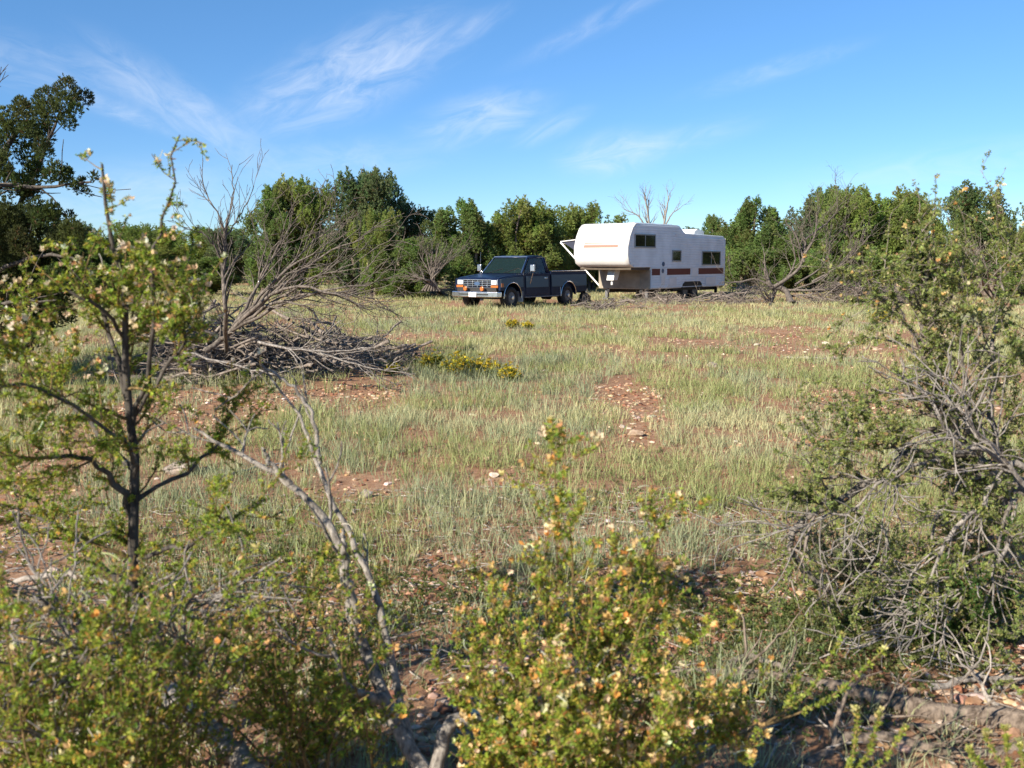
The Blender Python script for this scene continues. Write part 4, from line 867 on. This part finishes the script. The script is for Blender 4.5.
shrub('cliffrose_shrub', 'tall left shrub with black trunk and cream blossoms against the sky', lst,
      [(210, .22, 1, 60, .07, .25, .08, .16), (950, .15, 1, 48, .04, .14, .12, .18)], 15500, .0122, 480, 60, M=14, flow_top=1.25, thin=(1.5, 1.85, .45), topcut=(1.5, .5), flowc=[(.66, .58, .40), (.60, .46, .28), (.72, .68, .52), (.55, .34, .16)])
# lower left thicket
def ring_stems(base, tips, r0=.0055, r1=.0015):
    out = []
    for (x, y, D_) in tips:
        tp = S(x, y, D_); bs = np.array(base) + rng.normal(0, .07, 3) * (1, 1, 0); md = bs * .5 + tp * .5 + rng.normal(0, .04, 3) - (0, 0, .03); out.append(([bs, md, tp], r0, r1))
    return out
bl = np.array((-.98, 2.35, -.03)); bc = np.array((.12, 2.55, -.03)); bm_ = np.array((-.55, 2.75, -.03))
tips_l = [(int(rng.uniform(-60, 250)), int(rng.uniform(575, 700)), rng.uniform(2.1, 2.7)) for _ in range(34)]
shrub('cliffrose_shrub', 'dense low green thicket filling the bottom left corner', ring_stems(bl, tips_l), [(330, .25, 1, 60, .07, .22, .2, .16), (950, .15, 1, 48, .04, .11, .25, .18)], 13000, .0125, 260, 50, probs=(4, 5, 2, .9, .5), bark_=M_twig, M=9)
tips_c = [(555, 462, 2.5), (570, 515, 2.45), (672, 510, 2.5), (590, 575, 2.4), (490, 575, 2.6), (455, 615, 2.6), (520, 605, 2.45), (620, 590, 2.6), (650, 600, 2.4), (700, 630, 2.5), (742, 640, 2.6), (735, 670, 2.4), (690, 690, 2.3), (540, 650, 2.3), (480, 670, 2.4),
          (460, 690, 2.5), (600, 640, 2.6), (580, 690, 2.2), (640, 670, 2.7), (510, 710, 2.25), (760, 720, 2.5), (700, 740, 2.3), (560, 740, 2.15), (480, 740, 2.4), (610, 720, 2.2), (660, 720, 2.2), (770, 690, 2.55), (630, 570, 2.55), (500, 630, 2.7), (545, 560, 2.5), (655, 560, 2.6)]
shrub('cliffrose_shrub', 'bright flowering shrub at bottom centre with peach and cream blossoms', ring_stems(bc, tips_c), [(330, .3, 1, 52, .06, .15, .3, .14), (1000, .15, 1, 48, .03, .10, .25, .16)], 18000, .0122, 1200, 110, probs=(4, 3, 3, 1.2, .6), bark_=M_twig, M=9)
tips_m = [(int(rng.uniform(240, 350)), int(rng.uniform(545, 700)), rng.uniform(2.5, 2.9)) for _ in range(14)] + [(372, 590, 3.15), (318, 560, 3.2), (395, 640, 3.15)]
shrub('cliffrose_shrub', 'leafy shoots growing around the grey snag left of centre', ring_stems(bm_, tips_m), [(170, .3, 1, 58, .07, .22, .2, .16), (500, .15, 1, 46, .04, .12, .25, .18)], 5500, .0130, 150, 30, probs=(4, 4, 3, .9, .5), bark_=M_twig, M=9)
# grey snag
dead('dead_snag', 'twisted grey snag with bare forked branches left of centre', 'snag',
     [([S(440, 800, 2.65), S(385, 700, 2.8), S(350, 610, 2.9), S(335, 535, 2.95), S(290, 485, 3.0), S(240, 455, 3.05), S(192, 428, 3.1)], .024, .004), ([S(420, 790, 2.7), S(395, 670, 2.85), S(370, 580, 2.92), S(338, 512, 2.97), S(318, 465, 3.02), S(300, 420, 3.06), S(265, 370, 3.1)], .015, .003),
      ([S(318, 465, 3.02), S(316, 430, 3.05), S(298, 392, 3.08), S(262, 366, 3.1)], .008, .004), ([S(290, 485, 3.0), S(270, 462, 2.98), S(262, 448, 2.96)], .012, .003), ([S(385, 700, 2.8), S(350, 690, 2.7), S(330, 640, 2.65)], .02, .006), ([S(430, 790, 2.66), S(455, 720, 2.7), S(520, 745, 2.75), S(560, 790, 2.7)], .024, .014), ([S(360, 640, 2.88), S(345, 560, 2.8), S(343, 530, 2.78)], .016, .005)],
     [(12, .3, .95, 45, .08, .3, .2, .18), (26, .2, 1, 42, .05, .16, .1, .2)], M_snag, M=26, jit=.003, k0=9)
def log(name, label, pts, r0, r1, mat, tw=(), group=None):
    return dead(name, label, 'log' if r0 > .03 else 'branch', [(pts, r0, r1)], list(tw), mat, M=14, jit=.006, k0=9, group=group)
def gz_(px, py, up=0.0):
    g = G(px, py); return g + np.array((0, 0, up))
log('fallen_log', 'grey log slanting through the lower left thicket', [S(165, 690, 2.95), S(205, 725, 2.75), S(270, 790, 2.45)], .026, .034, M_pale)
log('dead_branch', 'short pale stick lying left of the left shrub trunk', [S(15, 582, 3.4), S(60, 574, 3.4), S(85, 579, 3.4), S(130, 592, 3.4)], .010, .008, M_pale)
log('fallen_log', 'long weathered log lying across the bottom right corner', [gz_(660, 672, -.01), gz_(740, 678, .015), gz_(820, 684, .0), gz_(900, 710, .03), gz_(980, 720, .015), gz_(1080, 740, .04)], .024, .044, M_litter, [(26, .1, .95, 60, .12, .4, .05, .2), (60, .1, 1, 45, .06, .2, 0, .2)])
log('fallen_log', 'thin broken log in front of the long weathered log', [gz_(805, 762, -.01), gz_(870, 742, .02), gz_(960, 752, -.005), gz_(1060, 745, .02)], .018, .026, M_litter, [(20, .1, .95, 55, .1, .35, .05, .2), (40, .1, 1, 45, .05, .2, 0, .2)])
log('dead_branch', 'brown branch lying between the two logs at bottom right', [gz_(850, 722, .01), gz_(920, 732, .03), gz_(1000, 738, .01)], .014, .006, M_litter, [(24, .1, .95, 55, .1, .3, .02, .2)])
log('dead_branch', 'grey branch lying behind the long log near right edge', [gz_(930, 690, .01), gz_(985, 684, .04), gz_(1050, 690, .02)], .016, .008, M_gray, [(20, .1, .95, 50, .1, .3, .05, .2)])
dead('dead_branch', 'dead grey twigs tangled among the lower left thicket', 'branch', [([gz_(60, 768), S(90, 690, 2.5), S(70, 640, 2.5), S(40, 600, 2.5)], .010, .003), ([gz_(180, 768), S(150, 700, 2.45), S(110, 660, 2.4), S(20, 650, 2.3)], .010, .003), ([gz_(230, 760), S(215, 700, 2.6), S(180, 640, 2.6), S(190, 590, 2.6)], .009, .003)], [(110, .15, 1, 50, .12, .35, .0, .2), (240, .15, 1, 45, .05, .16, 0, .2)], M_gray)
log('dead_branch', 'pale stick leaning upright by the long log near right edge', [gz_(1000, 722), S(985, 690, 3.55), S(958, 655, 3.6)], .012, .004, M_pale, [(5, .3, .9, 40, .08, .2, .3, .15)])
log('dead_branch', 'forked pale twig standing on dirt below the right shrub', [gz_(975, 700), S(973, 668, 3.8), S(972, 645, 3.8)], .008, .004, M_pale, [(3, .3, .9, 40, .08, .16, .3, .15)])
log('dead_branch', 'bleached stick on the dirt in front of right shrub', [gz_(855, 625, .01), gz_(880, 622, .03), gz_(930, 600, .06)], .012, .006, M_pale, [(6, .3, .9, 40, .08, .2, .2, .15)])
log('dead_branch', 'dark crooked stick on bare dirt behind centre shrub', [gz_(850, 655, .01), gz_(872, 646, .03), gz_(880, 640, .05)], .007, .004, M_brown, [(3, .3, .9, 40, .06, .12, .2, .15)])
log('dead_branch', 'curved brown stick lying right of the centre shrub', [gz_(720, 672, .01), gz_(745, 662, .03), gz_(775, 668, .03), gz_(790, 678, .01)], .016, .010, M_brown)
log('dead_branch', 'thin pale stick in the far grass right of upright rock', [gz_(785, 358, .02), gz_(815, 360, .03), gz_(850, 358, .02)], .02, .01, M_pale)
log('dead_branch', 'pale stick lying in dirt right of the grey boulder', [gz_(225, 478, .01), gz_(260, 470, .03), gz_(285, 465, .02)], .012, .006, M_pale)
# right shrub
rst = [([gz_(1060, 560, -.05), S(1040, 500, 4.3), S(1000, 475, 4.3), S(968, 452, 4.28), S(940, 415, 4.25), S(922, 350, 4.25), S(926, 290, 4.25), S(935, 235, 4.25)], .05, .004), ([gz_(990, 640, -.05), S(1008, 570, 4.25), S(1004, 510, 4.28), S(985, 462, 4.3)], .022, .020),
       ([S(968, 452, 4.28), S(905, 458, 4.2), S(862, 490, 4.1), S(815, 515, 4.05), S(789, 540, 4.05), S(812, 578, 4.1), S(850, 598, 4.12), S(912, 592, 4.15)], .024, .009), ([S(1000, 475, 4.3), S(992, 400, 4.4), S(1000, 310, 4.5), S(1008, 235, 4.55)], .018, .003), ([S(975, 456, 4.28), S(966, 390, 4.2), S(962, 330, 4.15), S(958, 280, 4.1)], .014, .003),
       ([S(940, 415, 4.25), S(900, 390, 4.2), S(870, 400, 4.1), S(850, 420, 4.05)], .010, .003), ([S(922, 350, 4.25), S(895, 300, 4.2), S(885, 270, 4.15)], .007, .002), ([S(1040, 500, 4.3), S(1060, 400, 4.4), S(1055, 300, 4.4)], .02, .004), ([S(905, 458, 4.2), S(880, 440, 4.1), S(858, 450, 4)], .008, .003),
       ([S(985, 470, 4.3), S(950, 500, 4.1), S(930, 560, 4.0), S(945, 620, 3.95)], .010, .003), ([S(1003, 540, 4.25), S(960, 540, 4.1), S(915, 560, 4.0), S(890, 590, 3.95)], .010, .003), ([S(1010, 480, 4.3), S(1005, 520, 4.0), S(985, 590, 3.85), S(990, 640, 3.8)], .010, .003), ([S(1000, 475, 4.3), S(1030, 440, 4.1), S(1035, 380, 4.0), S(1010, 330, 3.95)], .012, .003)]
shrub('mountain_mahogany_shrub', 'gnarled grey right hand shrub with arching dead branch and sparse leaves', rst, [(290, .2, 1, 56, .12, .36, .06, .18), (1300, .12, 1, 46, .05, .18, .10, .2)], 25000, .0160, 130, 30, probs=(3, 5, 1, .5, .15), bark_=M_old, twig_=M_brown, M=16, flow_top=1.3,
      leafc=[(.25, .29, .085), (.18, .225, .07), (.34, .34, .13), (.22, .2, .1), (.3, .2, .1)], jit=.008)
dead('dead_branch', 'tangle of dead grey twigs hanging in the right shrub', 'branch', [([S(1000, 480, 4.1), S(960, 520, 3.95), S(925, 590, 3.9), S(905, 610, 3.9)], .012, .004), ([S(1015, 500, 4.1), S(1000, 560, 3.9), S(960, 600, 3.85), S(935, 660, 3.85)], .012, .004), ([S(968, 452, 4.2), S(900, 470, 4.0), S(840, 520, 3.95), S(775, 525, 3.95)], .010, .003), ([S(1030, 470, 4.0), S(990, 455, 3.95), S(955, 440, 3.9), S(930, 405, 3.9)], .016, .004), ([S(1040, 520, 3.9), S(1010, 470, 3.85), S(975, 430, 3.85), S(960, 390, 3.85)], .014, .003)],
     [(120, .15, 1, 46, .15, .45, -.08, .2), (240, .15, 1, 44, .06, .2, -.03, .22)], M_gray)
# small shrub at the foot of the right one
shrub('low_shrub', 'low grey green sage bush under the arching branch', [([gz_(845, 580, -.03), S(835 + rng.normal(0, 40), 545 + rng.normal(0, 14), 4.6 + rng.normal(0, .15))], .006, .002) for _ in range(22)], [(160, .2, 1, 35, .06, .18, .3, .15), (260, .2, 1, 35, .04, .1, .3, .15)], 2200, .016, 0, 0, probs=(3, 3, 1, .3, .05), bark_=M_brown, twig_=M_brown, M=6, leafc=[(.16, .19, .11), (.12, .15, .08), (.2, .2, .1), (.25, .2, .12), (.3, .2, .1)])
shrub('low_shrub', 'deep green leafy clump at the foot of the right shrub', [([gz_(970, 640, -.03), S(965 + rng.normal(0, 32), 590 + rng.normal(0, 22), 4.0 + rng.normal(0, .12))], .006, .002) for _ in range(18)], [(140, .2, 1, 35, .06, .16, .3, .15), (240, .2, 1, 35, .04, .1, .3, .15)], 2600, .017, 0, 0, probs=(4, 4, 2, .3, .05), bark_=M_brown, M=6, leafc=[(.07, .13, .03), (.05, .10, .022), (.11, .17, .04), (.2, .2, .06), (.25, .2, .08)])
# upright green shoots
def shoots(label, base, tips, size=.02):
    root = thing('rabbitbrush_shoot', label, 'plant', group='yellow green shoots at the bottom right'); st = []
    for (x, y, D_) in tips:
        b_ = np.array(base) + rng.normal(0, .02, 3) * (1, 1, 0); tp = S(x, y, D_); st.append(([b_, b_ * .5 + tp * .5 + (.03, 0, -.03), tp], .004, .0025))
    P, Rr = stems(st, 10, .001); mesh('stems', *(lambda vq: (vq[0], [vq[1]]))(tubes(P, Rr, 6)), M_twig, root, smooth=True)
    pos, T, _ = along(P, 60 * len(tips), .35, 1); clusters('foliage', CL, pos, T * 1.5 + rng.normal(0, .3, pos.shape), size * .8, [(.26, .30, .05), (.18, .25, .04), (.38, .36, .09)], (3, 3, 1), M_leaf, root)
    for e in P[:, -1]:
        pos = e + rng.normal(0, .004, (6, 3)); clusters('flower_head', FL, pos, np.tile((0, 0, 1.), (6, 1)) + rng.normal(0, .3, pos.shape), .013, [(.5, .46, .2), (.4, .4, .12)], (1, 1), M_petal, root)
shoots('pair of long yellow green shoots arching over the dirt, lower right', S(735, 735, 2.5), [(842, 636, 2.75), (884, 650, 2.7), (800, 668, 2.7)])
shoots('short upright yellow green shoots beside the long arching pair', S(825, 790, 2.4), [(858, 710, 2.5), (880, 716, 2.5), (905, 728, 2.55)])
shoots('yellow green shoots standing at the bottom right corner', S(995, 800, 2.3), [(985, 735, 2.4), (1004, 728, 2.45), (1020, 745, 2.4), (970, 750, 2.4)])
# yellow flowering clumps in the grass
for px, py, w, lab in ((433, 371, 15, 'tall yellow flower clump at left of the yellow patch'), (462, 375, 24, 'broad golden flower clump in middle of the yellow patch'), (486, 374, 16, 'golden flower clump right of the broad golden one'), (508, 381, 14, 'pale yellow flower clump at right end of the patch'),
                       (392, 376, 7, 'small yellow flower clump by the brush pile end'), (512, 327, 9, 'far yellow flower clump in grass below the truck'), (528, 328, 7, 'far small yellow clump right of the far yellow one'), (880, 320, 14, 'yellow weed beside the right brush pile')):
    g = G(px, py); root = thing('rabbitbrush', lab, 'plant', g, group='yellow flowering clumps in the clearing'); w_ = w / FPX * g[1]
    n = 260; off = rng.normal(0, .33, (n, 3)) * w_; off[:, 2] = np.abs(rng.normal(0, .4, n)) * w_ * .8 + .04
    st = [([(0, 0, -.02), o * (.5, .5, .6), o] , .004, .002) for o in off[:40]]; P, Rr = stems(st, 5, .002); mesh('stems', *(lambda vq: (vq[0], [vq[1]]))(tubes(P, Rr, 3)), M_twig, root)
    clusters('foliage', CL, off * (1, 1, .75), off + (0, 0, .5), .05, [(.14, .17, .04), (.2, .2, .05)], (2, 1), M_leaf, root); top = off[off[:, 2] > np.median(off[:, 2]) * .8]
    clusters('flowers', FL, top + rng.normal(0, .02, top.shape), top + (0, 0, .5), .035, [(.58, .45, .04), (.46, .40, .05)], (2, 1), M_petal, root)

# ground cover, litter
def cover():
    pos = []
    for (px, py, wpx, hpx, n) in ((830, 625, 260, 70, 1500), (640, 600, 200, 70, 500), (930, 630, 150, 60, 700), (480, 600, 200, 80, 500), (200, 600, 400, 160, 900), (760, 690, 300, 70, 500), (300, 560, 200, 60, 400), (620, 500, 300, 60, 300)):
        x = px + rng.normal(0, .33, n) * wpx; y = py + rng.normal(0, .33, n) * hpx; pos += [G(a, min(max(b_, 400), 860)) for a, b_ in zip(x, y)]
    pos = np.array(pos); pos = pos.repeat(3, 0) + rng.normal(0, .018, (len(pos) * 3, 3)) * (1, 1, .5) + (0, 0, .012)
    return clusters('ground_cover', CL, pos, rng.normal(0, .35, pos.shape) + (0, 0, 1), .024, [(.105, .14, .04), (.14, .16, .06), (.2, .18, .07), (.2, .12, .07)], (4, 3, 1, .8), M_leaf, None)
tag(cover(), 'small green weeds sprouting from the bare dirt', 'weeds', kind='stuff')
def litter():
    n = 5200; r = np.sqrt(rng.uniform(2.2 ** 2, 7 ** 2, n)); th = rng.uniform(-.65, .65, n); x, y = r * np.sin(th), r * np.cos(th); z = gh(x, y) + rng.uniform(.002, .02, n)
    a = rng.uniform(0, 6.28, n); L = rng.lognormal(-2.9, .6, n); d = np.stack([np.cos(a) * L, np.sin(a) * L, rng.normal(0, .1, n) * L], -1); p0 = np.stack([x, y, z], -1)
    P = np.stack([p0, p0 + d * .5 + rng.normal(0, .006, (n, 3)), p0 + d], 1); V, Q = tubes(P, np.stack([rng.uniform(.0015, .005, n)] * 3, 1) * (1, .9, .6), 4)
    return mesh('twig_litter', V, [Q], M_pale)
tag(litter(), 'bits of dead twig scattered on the dirt', 'twig litter', kind='stuff')
